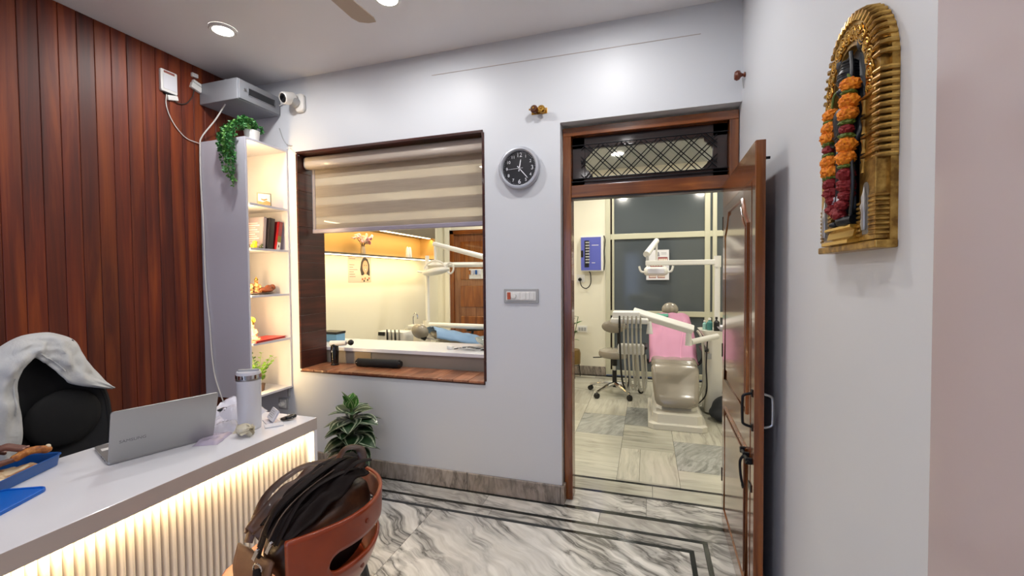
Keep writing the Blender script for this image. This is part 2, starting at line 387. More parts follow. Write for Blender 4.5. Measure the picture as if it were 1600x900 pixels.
# clinic tiles in running bond
rnd = random.Random(3)
colx = -.21-.44*8; ci = 0
cols = []
x = -.21-.44*7
while x < CXR:
    cols.append((max(x, CXL), min(x+.44, CXR))); x += .44
for i, (a, c) in enumerate(cols):
    if c-a < .03: continue
    off = 3.2 if (i-7) % 2 == 0 else 3.467
    y = off-.6
    while y < 6.28:
        p, q = max(y, 3.178), min(y+.6, 6.28)
        if q-p > .02:
            m = M['tileX'] if rnd.random() < .5 else M['tileY']
            if (i-7) == 0 and abs(y-3.8) < .05: m = M['tileX']
            if (i-7) == 0 and abs(y-3.2) < .05:
                slab(a, a+.16, p, q, M['tileY'], name='floor_tile'); slab(a+.16, c, p, q, M['tileY'], name='floor_tile'); y += .6; continue
            if (i-7) == 1 and abs(y-3.467) < .05: m = M['tileD']
            if (i-7) == -1 and abs(y-3.467) < .05: m = M['tileX']
            if (i-7) == -1 and abs(y-4.067) < .05: m = M['tileD']
            if (i-7) == 1 and abs(y-2.867) < .05: m = M['tileX']
            if (i-7) == 0 and abs(y-4.4) < .05: m = M['tileD']
            slab(a, c, p, q, m, name='floor_tile')
        y += .6
slab(CXL, CXR, 6.28, 6.30, M['black_st'], name='inlay_strip')
for k_ in range(6): slab(CXL+k_*.88, min(CXL+(k_+1)*.88, CXR), 6.30, 6.42, M['tileX'], name='floor_tile')
slab(CXL, CXR, 6.42, CY+.02, M['black_st'], name='inlay_strip')

# ---- skirtings (separate stone pieces)
def skirting(name, pieces):
    r = thing(name, None, None, kind='structure')
    for a, c in pieces: MB().box(a, c).build('skirting_stone', M['skirt'], r, smooth=0, bevel=.003)
skirting('baseboard_back', [((x0+.001, YB-.018, .001), (x1-.001, YB-.0005, .122)) for x0, x1 in ((-3.15, -2.4), (-2.4, -1.85), (-1.85, -1.2), (-1.2, DX0-.002))] + [((DX0-.012, YB-.018, .001), (DX0+.018, YB+.055, .122))])
skirting('baseboard_right', [((XR-.018, y0_+.001, .001), (XR-.0005, y1_-.001, .122)) for y0_, y1_ in ((1.0, 1.9), (1.9, 2.72))])
skirting('baseboard_clinic', [((x0, CY-.018, .001), (x1-.002, CY-.0005, .132)) for x0, x1 in ((-2.1, -1.45), (-1.45, -.93), (-.93, -.582))])

# ---- window opening lined with boards
w = thing('window_1', None, None, kind='structure')
MB().box((WX0, YB-.006, WZ1-.004), (WX1, YB2+.03, WZ1+.012)).build('head_board', M['reveal'], w, smooth=0)
n = 12; hz_ = (WZ1-WZ0-.004)/n
for i in range(n):
    for (a, c) in ((WX0-.014, WX0+.004), (WX1-.004, WX1+.014)):
        MB().box((a, YB-.004, WZ0+i*hz_+.0002), (c, YB2+.03, WZ0+(i+1)*hz_-.0002)).build('reveal_board', M['reveal'], w, smooth=0, bevel=.002, segs=1)
n = 13; wx = (WX1-WX0)/n
for i in range(n):
    MB().box((WX0+i*wx+.0018, YB-.006, WZ0-.02), (WX0+(i+1)*wx-.0018, YB2+.03, WZ0)).build('sill_board', M['sill'], w, smooth=0, bevel=.002, segs=1)
MB().box((WX0-.006, YB-.008, WZ0-.024), (WX1+.006, YB-.0065, WZ0-.014)).build('sill_edging', M['reveal'], w, smooth=0)
MB().box((WX1-.002, YB-.008, WZ0-.02), (WX1+.006, YB-.0042, WZ1+.01)).build('side_edging', M['reveal'], w, smooth=0)
MB().box((WX0-.008, YB-.008, WZ1+.002), (WX1+.006, YB-.0062, WZ1+.012)).build('head_edging', M['reveal'], w, smooth=0)

# ---- door 1: frame, transom with lattice, open leaf
d = thing('door_1', None, None, (.505, 2.8, 0), kind='structure')
FY0, FY1 = 2.80, 2.91
def part(b, nm, m, p, **k): return b.build(nm, m, p, world=True, **k)
part(MB().box((-.524, FY0, .002), (-.47, FY1, 2.411)), 'door_jamb', M['doorw'], d, smooth=0, bevel=.004)
part(MB().box((.466, FY0, .002), (.516, FY1, 2.411)), 'door_jamb', M['doorw'], d, smooth=0, bevel=.004)
part(MB().box((-.524, FY0, 2.41), (.516, FY1, 2.465)), 'door_head', M['doorw_h'], d, smooth=0, bevel=.004)
part(MB().box((-.47, FY0, 2.012), (.466, FY1, 2.09)), 'transom_bar', M['doorw_h'], d, smooth=0, bevel=.004)
part(MB().box((-.47, FY0+.01, 2.002), (.466, FY1-.03, 2.013)), 'transom_bead', M['dark_wood'], d, smooth=0)
# inner transom sash
tx0, tx1, tz0, tz1 = -.47, .466, 2.09, 2.41
SH = M['dark_wood']
for a, c in (((tx0, 2.85, tz0), (tx0+.085, 2.885, tz1)), ((tx1-.085, 2.85, tz0), (tx1, 2.885, tz1)), ((tx0, 2.85, tz1-.075), (tx1, 2.885, tz1)), ((tx0, 2.85, tz0), (tx1, 2.885, tz0+.055))):
    part(MB().box(a, c), 'transom_sash', SH, d, smooth=0, bevel=.004)
# scalloped corner brackets
for sx, xx in ((1, tx0+.085), (-1, tx1-.085)):
    for sz, zz in ((1, tz0+.055), (-1, tz1-.075)):
        poly = [(0, 0), (.05, 0), (.045, .02), (.03, .03), (.026, .045), (.01, .05), (0, .075)]
        part(MB().prism([(xx+sx*p, zz+sz*q) for p, q in poly], 2.852, 2.87, XZ), 'corner_bracket', SH, d, smooth=0)
part(MB().box((tx0+.08, 2.868, tz0+.05), (tx1-.08, 2.872, tz1-.07)), 'transom_pane', M['glass'], d, smooth=0)
for z in (tz0+.028, tz0+.048, tz1-.055): part(MB().tube([(tx0, 2.832, z), (tx1, 2.832, z)], .004, 8), 'grille_rod', M['iron'], d)
lx0, lx1, lz0, lz1 = tx0+.06, tx1-.06, tz0+.045, tz1-.055
hh = lz1-lz0
xk = lx0-hh
while xk < lx1:
    for sgn in (1, -1):
        for dx in (0, .028):
            p, q = (xk+dx, lz0), (xk+dx+hh, lz1)
            if sgn < 0: p, q = (xk+dx, lz1), (xk+dx+hh, lz0)
            # clip in x
            def clip(u, v):
                (ax, az), (bx, bz) = u, v
                if bx <= lx0 or ax >= lx1: return None
                if ax < lx0: az = az+(bz-az)*(lx0-ax)/(bx-ax); ax = lx0
                if bx > lx1: bz = az+(bz-az)*(lx1-ax)/(bx-ax); bx = lx1
                return (ax, az), (bx, bz)
            r = clip(p, q)
            if r and abs(r[1][0]-r[0][0]) > .02:
                part(MB().tube([(r[0][0], 2.836+.003*sgn, r[0][1]), (r[1][0], 2.836+.003*sgn, r[1][1])], .0033, 6), 'lattice_bar', M['iron'], d)
    xk += .118
# leaf: local frame, u from hinge to free edge
HX, HY = .433, 2.795; LW, LT, LH = .885, .036, 2.03
ang = math.radians(-1.35)
def lf(u, t, z):   # u along leaf, t through the leaf (0 = face toward opening), z
    a = math.atan2(-1, 0)+ang
    dx, dy = math.cos(a), math.sin(a); nx, ny = -dy, dx
    return Vector((HX+dx*u+nx*t, HY+dy*u+ny*t, z))
def lbox(u0, u1, t0, t1, z0, z1):
    b = MB(); vs = [lf(u, t, z) for z in (z0, z1) for t in (t0, t1) for u in (u0, u1)]
    return b.add(vs, [(0,2,3,1),(4,5,7,6),(0,1,5,4),(2,6,7,3),(0,4,6,2),(1,3,7,5)])
leafo = part(lbox(0, LW, 0, LT, .012, LH), 'door_leaf', M['leaf_face'], d, smooth=0, bevel=.003)
def lpart(b, nm, m, **k): return b.build(nm, m, leafo, world=True, **k)
lpart(lbox(LW-.004, LW+.0015, .0012, LT-.0012, .014, LH-.002), 'edge_lipping', M['doorw'], smooth=0)
lpart(lbox(.005, LW-.006, -.0012, .001, LH-.14, LH-.002), 'top_rail', M['doorw'], smooth=0)
# mouldings framing two raised panels (upper one with shouldered top), both faces
def mould(pts, t):
    lpart(MB().tube([lf(u, t, z) for u, z in pts], .009, 6, closed=True), 'panel_moulding', M['doorw'])
def panel(pts, t0, t1):
    b = MB().prism(pts, t0, t1, lambda a, c, h: lf(a, h, c)); lpart(b, 'raised_panel', M['leaf_face'], smooth=0, bevel=.004)
up = [(.12, .90), (LW-.14, .90), (LW-.14, 1.72), (LW-.22, 1.77), (LW-.27, 1.84), (.24, 1.84), (.19, 1.77), (.12, 1.72)]
lo_ = [(.12, .14), (LW-.14, .14), (LW-.14, .74), (.12, .74)]
for t, s_ in ((0, -1), (LT, 1)):
    mould(up, t); mould(lo_, t)
    for ps in (up, lo_):
        cu = sum(p[0] for p in ps)/len(ps); cz = sum(p[1] for p in ps)/len(ps)
        inn = [(cu+(p[0]-cu)*.86, cz+(p[1]-cz)*.90) for p in ps]
        panel(inn, t+s_*.0005, t+s_*.006)
lpart(lbox(LW-.075, LW-.069, -.002, .001, .02, LH-.15), 'stile_bead', M['doorw'], smooth=0)
# pull handles both sides, sliding bolt on the inner face, hinges
for t, s_ in ((0, -1), (LT, 1)):
    pts = [lf(LW-.035, t, .875), lf(LW-.035, t+s_*.03, .885), lf(LW-.035, t+s_*.036, .905), lf(LW-.035, t+s_*.036, .985), lf(LW-.035, t+s_*.03, 1.005), lf(LW-.035, t, 1.015)]
    lpart(MB().tube(spl(pts, 4), .0055, 8), 'pull_handle', M['iron'] if s_ < 0 else M['steel'])
    for z in (.875, 1.015): lpart(lbox(LW-.045, LW-.025, t+min(0, s_*.004), t+max(0, s_*.004), z-.015, z+.015), 'handle_plate', M['iron'], smooth=0)
lpart(MB().tube([lf(LW-.17, -.018, .735), lf(LW-.01, -.018, .735)], .007, 10), 'latch_bolt', M['iron'])
for u in (LW-.15, LW-.09, LW-.03): lpart(lbox(u-.008, u+.008, -.026, 0, .722, .748), 'bolt_bracket', M['iron'], smooth=0, bevel=.003)
lpart(MB().tube(spl([lf(LW-.09, -.02, .735), lf(LW-.085, -.035, .71), lf(LW-.075, -.035, .66), lf(LW-.07, -.03, .625)], 5), .0055, 8), 'bolt_handle', M['iron'])
lpart(MB().tube([lf(LW-.07+.012*math.cos(k*PI/5), -.028, .615+.012*math.sin(k*PI/5)) for k in range(10)], .0035, 6, closed=True), 'bolt_ring', M['iron'])
lpart(lbox(LW-.09, LW-.04, -.004, 0, .60, .63), 'bolt_hasp', M['iron'], smooth=0)
lpart(MB().tube([lf(LW-.1, LT, 1.98), lf(LW-.1, LT+.035, 1.98)], .006, 8), 'door_stop', M['iron'])
for z in (.3, 1.05, 1.8): lpart(MB().cyl(lf(-.003, .002, z-.04), lf(-.003, .002, z+.04), .006, n=8), 'hinge', M['iron'])

# ---- far wooden door of the clinic
d2 = thing('door_2', None, None, (-2.66, CY, 0), kind='structure')
dk = M['doorw']
for a, c in (((-3.12, CY-.03, .002), (-3.05, CY+.05, 2.27)), ((-2.27, CY-.03, .002), (-2.2, CY+.05, 2.27))): part(MB().box(a, c), 'door_jamb', dk, d2, smooth=0, bevel=.006)
part(MB().box((-3.12, CY-.03, 2.2), (-2.2, CY+.05, 2.27)), 'door_head', M['doorw_h'], d2, smooth=0, bevel=.006)
part(MB().box((-3.05, CY+.0, .01), (-2.27, CY+.04, 2.2)), 'door_leaf', M['leaf_face'], d2, smooth=0)
for z0, z1 in ((.12, .85), (1.0, 1.35), (1.45, 2.08)):
    part(MB().prism(rrect(.56, z1-z0, .02, 3, -2.66, (z0+z1)/2), CY-.014, CY+.002, XZ), 'raised_panel', M['doorw'], d2, smooth=0, bevel=.01)
# ---- aluminium partition with dark panes
pt = thing('window_2', None, None, (.6, CY, 0), kind='structure')
for a, c in ((-.58, -.51), (-.485, -.455), (.775, .845), (.875, .93), (1.55, 1.62)): part(MB().box((a, CY-.02, .02), (c, CY+.05, 2.95)), 'mullion', M['alum'], pt, smooth=0, bevel=.004)
for z0, z1 in ((.02, .09), (.905, .98), (2.03, 2.11), (2.88, 2.95)): part(MB().box((-.51, CY-.016, z0), (1.62, CY+.046, z1)), 'transom_rail', M['alum'], pt, smooth=0, bevel=.004)
for x0, x1 in ((-.455, .775), (.845, 1.55), (1.62, CXR)):
    for z0, z1 in ((.09, .905), (.98, 2.03), (2.11, 2.88)):
        part(MB().box((x0, CY+.012, z0), (x1, CY+.02, z1)), 'pane', M['slate'], pt, smooth=0)
part(MB().box((-.58, CY+.06, 0), (CXR, CY+.1, 2.95)), 'backing', M['groove'], pt, smooth=0)
# ================================================================== MAIN ROOM THINGS
# ---- ceiling downlights
DL = {0: 'round white ceiling downlight above the wood wall near the corner', 1: 'round white ceiling downlight near the clock, cut by the photo top edge'}
def downlight(x, y, label, group):
    r = thing('ceiling_downlight', label, 'light', (x, y, ZC), 0, group)
    MB().lathe([(.058, -.001), (.058, -.014), (.072, -.016), (.078, -.008), (.078, -.0005)], 32, cap=False).build('bezel', M['plastic_w'], r)
    MB().lathe([(.001, -.0125), (.058, -.0125), (.058, -.004), (.001, -.004)], 32).build('lens', M['lens'], r)
    return r
for i, (x, y) in enumerate(SPOTS):
    if i < 2: downlight(x, y, DL[i], None)
    else: downlight(x, y, 'round white downlight elsewhere on the reception ceiling', 'reception ceiling downlights')
for i, (x, y) in enumerate(CSPOTS):
    downlight(x, y, 'round white downlight on the clinic room ceiling', 'clinic ceiling downlights')
# ---- ceiling fan (mostly above the frame)
fx, fy, fz = -1.31, 1.215, 2.74
M['fan'] = mat('fan_beige', 'b7a594', .45); M['fanrod'] = mat('fan_brown', '6a5444', .4)
r = thing('ceiling_fan', 'beige ceiling fan whose blade tip shows at the photo top edge', 'fan', (fx, fy, ZC))
MB().lathe([(.02, 0), (.06, -.002), (.05, -.05), (.015, -.07)], 20).build('canopy', M['fanrod'], r)
MB().cyl((0, 0, -.03), (0, 0, fz-ZC+.05), .011, n=12).build('down_rod', M['fanrod'], r)
MB().lathe([(.02, .06), (.07, .05), (.1, .02), (.1, -.03), (.06, -.06), (.01, -.065)], 28, (0, 0, fz-ZC)).build('motor_housing', M['fan'], r)
for k in range(3):
    a = math.radians(88+120*k); R_ = Matrix.Rotation(a, 4, 'Z') @ Matrix.Rotation(math.radians(11), 4, 'X')
    b = MB().prism([(.17, -.045), (.55, -.065), (.585, -.05), (.595, 0), (.585, .05), (.55, .065), (.17, .045)], -.002, .002, lambda u, v, h: Vector((u, v, h)))
    b.xf(Matrix.Translation((0, 0, fz-ZC)) @ R_); bl = b.build('blade', M['fan'], r, smooth=0)
    b = MB().box((.08, -.016, -.004), (.22, .016, .004)); b.xf(Matrix.Translation((0, 0, fz-ZC)) @ R_); b.build('blade_iron', M['fanrod'], bl, smooth=0)

# ---- reception counter
r = thing('reception_counter', 'white reception counter with fluted front and warm light under its top', 'counter', ((CFX+CBX)/2, CY0, 0))
def P(b, nm, m, p=None, **k): return b.build(nm, m, p or r, world=True, **k)
P(MB().box((CBX, CY0, CT-.062), (CFX, CEY, CT)), 'countertop', M['white'], smooth=0, bevel=.002)
P(MB().box((CFX-.0005, CY0+.001, CT-.0615), (CFX+.0012, CEY-.001, CT-.001)), 'top_edge_band', M['edge_grey'], smooth=0)
P(MB().box((CBX+.08, CEY-.022, .003), (CFX, CEY, CT-.062)), 'end_panel', M['white'], smooth=0, bevel=.001)
P(MB().box((CBX+.08, CY0, .003), (CFX, CY0+.022, CT-.062)), 'end_panel', M['white'], smooth=0, bevel=.001)
P(MB().box((CFX-.075, CY0+.022, .003), (CFX-.058, CEY-.022, CT-.062)), 'front_panel', M['flute'], smooth=0)
P(MB().box((CFX-.058, CY0+.022, .003), (CFX-.02, CEY-.022, .06)), 'plinth', M['edge_grey'], smooth=0)
P(MB().box((CFX-.05, CY0+.03, CT-.0655), (CFX-.012, CEY-.03, CT-.0625)), 'led_strip', M['led'], smooth=0)
P(MB().box((CFX-.026, CEY-.0245, .065), (CFX-.02, CEY-.0225, CT-.066)), 'led_end_strip', M['led2'], smooth=0)
nf = int((CEY-CY0-.05)/.027)
fl = MB().prism([(-.0122, 0), (-.010, .012), (-.005, .019), (.005, .019), (.010, .012), (.0122, 0)], .062, CT-.068, lambda a, c, h: Vector((c, a, h))).build('flute', M['flute'], r, smooth=60)
fl.location = (CFX-.058-r.location.x, .036, 0)
for i in range(1, nf): inst(fl, 'flute', (CFX-.058-r.location.x, .036+i*.027, 0), r)

# ---- laptop
M['alu'] = mat('laptop_silver', 'a9a9a7', .38, .65); M['scr'] = mat('screen_dark', '0b0c10', .15)
r = thing('laptop', 'silver laptop open on the white counter, lid back toward the room', 'laptop', (-1.927, 1.249, CT), math.radians(-20))
# local: hinge along local y, base extends to -x, lid leans to +x
P_ = lambda b, nm, m, p=None, **k: b.build(nm, m, p or r, **k)
bs = P_(MB().prism(rrect(.262, .35, .012, 4, -.131, 0), .002, .014, XY()), 'base', M['alu'], smooth=0, bevel=.002)
P_(MB().box((-.125, -.15, .0142), (-.02, .15, .0150)), 'key_well', M['black'], bs, smooth=0)
kb = MB().box((-.0075, -.0085, 0), (.0075, .0085, .0018)).build('key', M['scr'], bs, smooth=0); kb.location = (-.112, -.14, .015)
for i in range(5):
    for j in range(15):
        if i or j: inst(kb, 'key', (-.112+i*.0205, -.14+j*.02, .015), bs)
P_(MB().box((-.215, -.05, .0142), (-.14, .05, .0147)), 'touchpad', M['plastic_g'], bs, smooth=0)
P_(MB().box((-.2, -.165, .0142), (-.165, -.12, .0147)), 'sticker', M['plastic_w'], bs, smooth=0)
for k in range(3): P_(MB().box((-.06-.03*k, -.1755, .005), (-.045-.03*k, -.1745, .010)), 'port', M['black'], bs, smooth=0)
tl = math.radians(20)
LM = Matrix.Translation((0.002, 0, .014)) @ Matrix.Rotation(tl, 4, 'Y')
b = MB().prism(rrect(.35, .225, .01, 4, 0, .1125), 0, .006, YZ); b.xf(LM)
lid = P_(b, 'lid', M['alu'], smooth=0, bevel=.0015)
b = MB().prism(rrect(.335, .205, .004, 2, 0, .113), -.0006, -.0001, YZ); b.xf(LM); P_(b, 'screen', M['scr'], lid, smooth=0)
TM = LM @ Matrix.Translation((.0061, -.105, .085)) @ Matrix(((0, 0, 1, 0), (1, 0, 0, 0), (0, 1, 0, 0), (0, 0, 0, 1)))
text_part('SAMSUNG', .018, mat('lid_print', '6b6b6b', .4), lid, TM, 'lid_lettering', .0003)

# ---- tumbler
M['tumbler'] = mat('tumbler_white', 'd6d6dc', .3, coat=.3)
r = thing('travel_tumbler', 'tall white insulated tumbler with steel rim standing on the counter', 'tumbler', (-1.825, 1.565, CT))
MB().lathe([(.046, 0), (.049, .003), (.0505, .09), (.0525, .19), (.0535, .25), (.001, .25)], 36).build('body', M['tumbler'], r)
MB().lathe([(.0545, .245), (.0548, .262), (.05, .264), (.05, .245)], 36, cap=False).build('steel_rim', M['chrome'], r)
ld = MB().lathe([(.051, .25), (.053, .266), (.05, .276), (.001, .276)], 36).build('lid', M['tumbler'], r)
MB().prism(rrect(.09, .02, .008, 4), .274, .285, XY()).xf(Matrix.Rotation(.5, 4, 'Z')).build('slide_tab', M['plastic_g'], ld, smooth=0, bevel=.002)
MB().lathe([(.0538, .236), (.0544, .243), (.0538, .25)], 36, cap=False).build('seal_ring', M['steel'], r)

# ---- blue lunch box, lid, flatbread, pastry
M['blue'] = mat('blue_plastic', '14539a', .35); M['blue2'] = mat('blue_lid_plastic', '0a63c4', .35)
M['bread'] = mat('flatbread', 'd9c3a0', .7); v_ = coords(M['bread'], rnd=False)
L(M['bread'], ramp(M['bread'], [(.4, '9a6238'), (.55, 'd8bf98'), (.8, 'e9dcc2')], ntex(M['bread'], v_, 25, 4)), bsdf(M['bread']).inputs['Base Color'])
M['fried'] = mat('fried_pastry', 'b06a2c', .5); v_ = coords(M['fried'], rnd=False)
f_ = ntex(M['fried'], v_, 60, 5); L(M['fried'], ramp(M['fried'], [(.3, '6d3513'), (.55, 'b06a2a'), (.75, 'd79a50')], f_), bsdf(M['fried']).inputs['Base Color']); bump(M['fried'], f_, .6, .004)
br = math.radians(27)
r = thing('lunch_box', 'open blue plastic lunch box on the counter beside the laptop', 'lunch box', (-2.175, .862, CT), br)
# local long axis y
def tray(b, w, l, h, t, rr):
    o_ = rrect(w, l, rr, 5); i_ = rrect(w-2*t, l-2*t, rr-t, 5); o0 = rrect(w-.012, l-.012, rr-.004, 5)
    rings = [[Vector((x, y, 0)) for x, y in o0], [Vector((x, y, h)) for x, y in o_], [Vector((x, y, h)) for x, y in i_], [Vector((x*.97, y*.97, t)) for x, y in i_]]
    return b.loft(rings)
bx_ = tray(MB(), .145, .36, .042, .004, .025).build('tub', M['blue'], r, bevel=.001, segs=1)
MB().tube([(x, y, .042) for x, y in rrect(.149, .364, .027, 5)], .0028, 6, closed=True).build('rim', M['blue'], r)
fb = thing('folded_flatbread', 'pale folded flatbread lying inside the blue lunch box', 'bread', (-2.168, .862, CT+.005), br)
def fbf(u, v, k): return Vector(((u-.5)*.09, (v-.5)*.24, .012+.012*k+.006*math.sin(6*u+9*v+k)+.004*nz((u*4, v*6, k*3))))
for k in range(3): MB().grid(lambda u, v: fbf(u, v, k*.7)+Vector((.008*k, -.012*k, 0)), 10, 18).build('bread_layer', M['bread'], fb, solid=.004)
r = thing('plastic_cover', 'flat bright blue plastic cover lying beside the lunch box', 'cover', (-1.948, .712, CT), math.radians(27))
MB().prism(rrect(.15, .365, .028, 6), .0, .008, XY()).build('cover_plate', M['blue2'], r, smooth=0, bevel=.002)
MB().tube([(x, y, .009) for x, y in rrect(.143, .358, .026, 6)], .004, 6, closed=True).build('cover_rim', M['blue2'], r)

# ---- hand reaching in from the left with a piece of fried pastry
M['skin'] = mat('skin_brown', '6f4638', .5, sss=.1); M['sleeve'] = mat('sleeve_grey', '6d6a6e', .8); M['nail'] = mat('nail_pale', 'b98a7a', .35)
HB = Vector((-2.205, .95, CT+.085))
pr = thing('person', 'brown hand at the left edge holding a piece of fried pastry', 'person', (HB.x, HB.y, CT))
b = MB()
def cap(p, q, r0, r1): b.tube([p, (Vector(p)*.5+Vector(q)*.5), q], [r0, (r0+r1)/2, r1], 12); b.sph(p, r0, 12, 8); b.sph(q, r1, 12, 8)
W_ = HB+Vector((-.10, -.235, .01))      # wrist
cap(W_+Vector((-.12, -.26, .0)), W_, .043, .029)
pc = HB+Vector((-.055, -.135, .012)); cap(W_, W_*.5+pc*.5, .029, .03)
b.sph(W_*.35+pc*.65, (.042, .05, .022), 16, 10, Matrix.Rotation(-.4, 4, 'Z')); b.sph(pc, (.043, .045, .02), 16, 10, Matrix.Rotation(-.4, 4, 'Z'))
tip = HB+Vector((0, 0, 0))
fing = [((-.030, -.10, .016), (-.010, -.045, .03), (.006, -.006, .008), .0105), ((-.048, -.085, .016), (-.03, -.03, .03), (-.008, .012, .008), .0105),
        ((-.066, -.085, .012), (-.056, -.035, .022), (-.036, .004, .002), .0100), ((-.085, -.095, .006), (-.082, -.055, .012), (-.068, -.022, -.006), .0088)]
tips = []
for k0, k1, k2, rr in fing:
    p0, p1, p2 = HB+Vector(k0), HB+Vector(k1), HB+Vector(k2); cap(p0, p1, rr, rr*.95); cap(p1, p2, rr*.95, rr*.8); tips.append((p1, p2, rr))
th = [HB+Vector((-.03, -.145, -.004)), HB+Vector((.012, -.085, -.018)), HB+Vector((.010, -.03, -.016))]
cap(th[0], th[1], .0135, .012); cap(th[1], th[2], .012, .0095)
hand = b.build('body', M['skin'], pr, world=True, remesh=.0035, soft=4)
for p1, p2, rr in tips:
    dd = (p2-p1).normalized(); MB().sph(p2+dd*.001+Vector((0, 0, rr*.62)), (.005, .007, .0022), 10, 6).build('fingernail', M['nail'], hand, world=True)
MB().tube([W_+Vector((-.035, -.075, 0)), W_+Vector((-.13, -.28, 0))], [.045, .055], 18).build('sleeve', M['sleeve'], pr, world=True)
r = thing('fried_pastry', 'golden brown fried pastry held in the hand above the lunch box', 'food', (HB.x+.008, HB.y+.022, HB.z-.006))
b = MB(); 
for k in range(7):
    t = k/6; b.sph((.0+.012*t+.004*nz((k, 1, 2)), -.045+.075*t, -.006+.012*math.sin(t*3)+.006*nz((k*3, 2, 1))), (.016+.004*nz((k*2, 5, 1)), .018, .014+.003*nz((k, 7, 3))), 12, 8)
b.build('crust', M['fried'], r, remesh=.003, soft=3)
b = MB().sph((.012, .036, .006), (.011, .008, .009), 10, 8); b.build('filling', M['bread'], r)

# ---- packets, crumpled wrap, card holder, card, keys on the counter
M['film'] = mat('plastic_film', 'd9d8e4', .15, coat=.5); M['lilac'] = mat('lilac_packet', 'b9aebf', .2, coat=.5); M['wrap'] = mat('crumpled_wrap', 'cfc6ad', .3, coat=.4)
def packet(name, label, loc, rz, w, l, h, m, seed, fold=3):
    r = thing(name, label, 'packet', loc, rz)
    def top(u, v, s_):
        e = (1-abs(2*u-1)**6)*(1-abs(2*v-1)**6)
        x = (u-.5)*w; y = (v-.5)*l
        z = h*e*(.55+.35*nz((u*fold+seed, v*fold, seed))+.25*abs(nz((u*9+seed, v*9, 2*seed)))) if s_ else 0
        return Vector((x*(1+.06*nz((v*5, seed, 1))), y*(1+.05*nz((u*5, seed, 2))), z+.001))
    MB().grid(lambda u, v: top(u, v, 1), 22, 22).grid(lambda u, v: top(u, v, 0), 22, 22).build('film', m, r, smooth=50)
    return r
p1 = packet('plastic_packet', 'white folded plastic packets heaped behind the laptop lid', (-2.035, 1.64, CT), .3, .23, .26, .115, M['film'], 2.3)
MB().box((-.02, -.075, .062), (.05, -.03, .07)).build('dark_print', M['black'], p1, smooth=0)
MB().box((.06, .02, .05), (.1, .06, .062)).build('dark_print', M['black'], p1, smooth=0)
packet('plastic_packet', 'lilac plastic packet lying flat in front of the white packets', (-1.855, 1.405, CT), .5, .10, .15, .022, M['lilac'], 5.1)
p3 = packet('plastic_packet', 'white packet with a dark label next to the laptop corner', (-1.945, 1.53, CT), .9, .12, .17, .065, M['film'], 8.4)
MB().box((-.03, -.05, .030), (.02, .0, .0335)).build('label', mat('label_grey', '4a4c55', .4), p3, smooth=0)
r = thing('crumpled_wrap', 'crumpled ball of clear wrap at the foot of the tumbler', 'wrapper', (-1.755, 1.475, CT+.007))
b = MB()
for k in range(26):
    a, z = random.uniform(0, 6.28), random.uniform(.1, 1); q = Vector((math.cos(a)*(1-z*z*.7), math.sin(a)*(1-z*z*.7), z))
    p = Vector((q.x*.034, q.y*.034, .004+q.z*.035)); sz = random.uniform(.009, .017); Rm = Matrix.Rotation(random.uniform(0, 6), 4, 'X') @ Matrix.Rotation(random.uniform(0, 6), 4, 'Z')
    b.grid(lambda u, v: p+Rm @ Vector(((u-.5)*2*sz, (v-.5)*2*sz, .008*nz((u*4+k, v*4, k)))), 4, 4)
b.sph((0, 0, .026), (.032, .032, .025), 14, 10)
b.build('wrap_folds', M['wrap'], r, smooth=20)
M['card'] = mat('card_white', 'dcdce2', .4)
r = thing('card_holder', 'small clear stand with white visiting cards beside the tumbler', 'card holder', (-1.80, 1.665, CT), math.radians(-30))
MB().box((-.045, -.03, 0), (.045, .03, .004)).build('stand_base', M['film'], r, smooth=0, bevel=.001)
MT = Matrix.Translation((0, .0, .005)) @ Matrix.Rotation(math.radians(-32), 4, 'X')
MB().box((-.045, -.004, 0), (.045, .0, .055)).xf(MT).build('stand_back', M['film'], r, smooth=0)
MB().box((-.043, -.014, .003), (.043, -.005, .058)).xf(MT).build('card_stack', M['card'], r, smooth=0)
for k in range(4): MB().box((-.03, -.0146, .016+k*.009), (.03-.012*(k % 2), -.0141, .019+k*.009)).xf(MT).build('print_line', M['plastic_g'], r, smooth=0)
tag(MB().box((-.04, -.026, 0), (.04, .026, .006)).build('visiting_card', M['card'], smooth=0, bevel=.001), 'white card lying flat on the counter between tumbler and keys', 'card')
o = bpy.data.objects['visiting_card']; o.location = (-1.735, 1.62, CT+.0005); o.rotation_euler = (0, 0, .9)
r = thing('key_bunch', 'bunch of dark keys on a ring at the end of the counter', 'keys', (-1.735, 1.71, CT))
MB().tube([(.018*math.cos(k*PI/8), .018*math.sin(k*PI/8)+.012, .022+.018*math.sin(k*PI/8)*.5) for k in range(16)], .0015, 6, closed=True).build('key_ring', M['steel'], r)
def key(ang, z, m, L_=.055):
    b = MB().prism([(-.011+.011*math.cos(t*PI/6), .011*math.sin(t*PI/6)) for t in range(12)], 0, .003, XY()).box((-.0, -.0035, 0), (L_-.012, .0035, .0025))
    for k in range(3): b.box((L_-.03+k*.007, -.007, 0), (L_-.027+k*.007, -.003, .0025))
    b.xf(Matrix.Translation((0, 0, z)) @ Matrix.Rotation(ang, 4, 'Z') @ Matrix.Rotation(.08, 4, 'Y')); b.build('key', m, r, smooth=0)
for a, z in ((2.6, .006), (3.3, .010), (3.9, .014)): key(a, z, M['steel'])
MB().prism(rrect(.034, .055, .012, 4, .004, .01), .006, .021, XY()).build('key_fob', M['black'], r, smooth=0, bevel=.005)
MB().prism(rrect(.026, .04, .008, 4, -.014, -.01), .004, .016, XY()).build('leather_tab', mat('key_leather', '2c1c16', .6), r, smooth=0, bevel=.003)

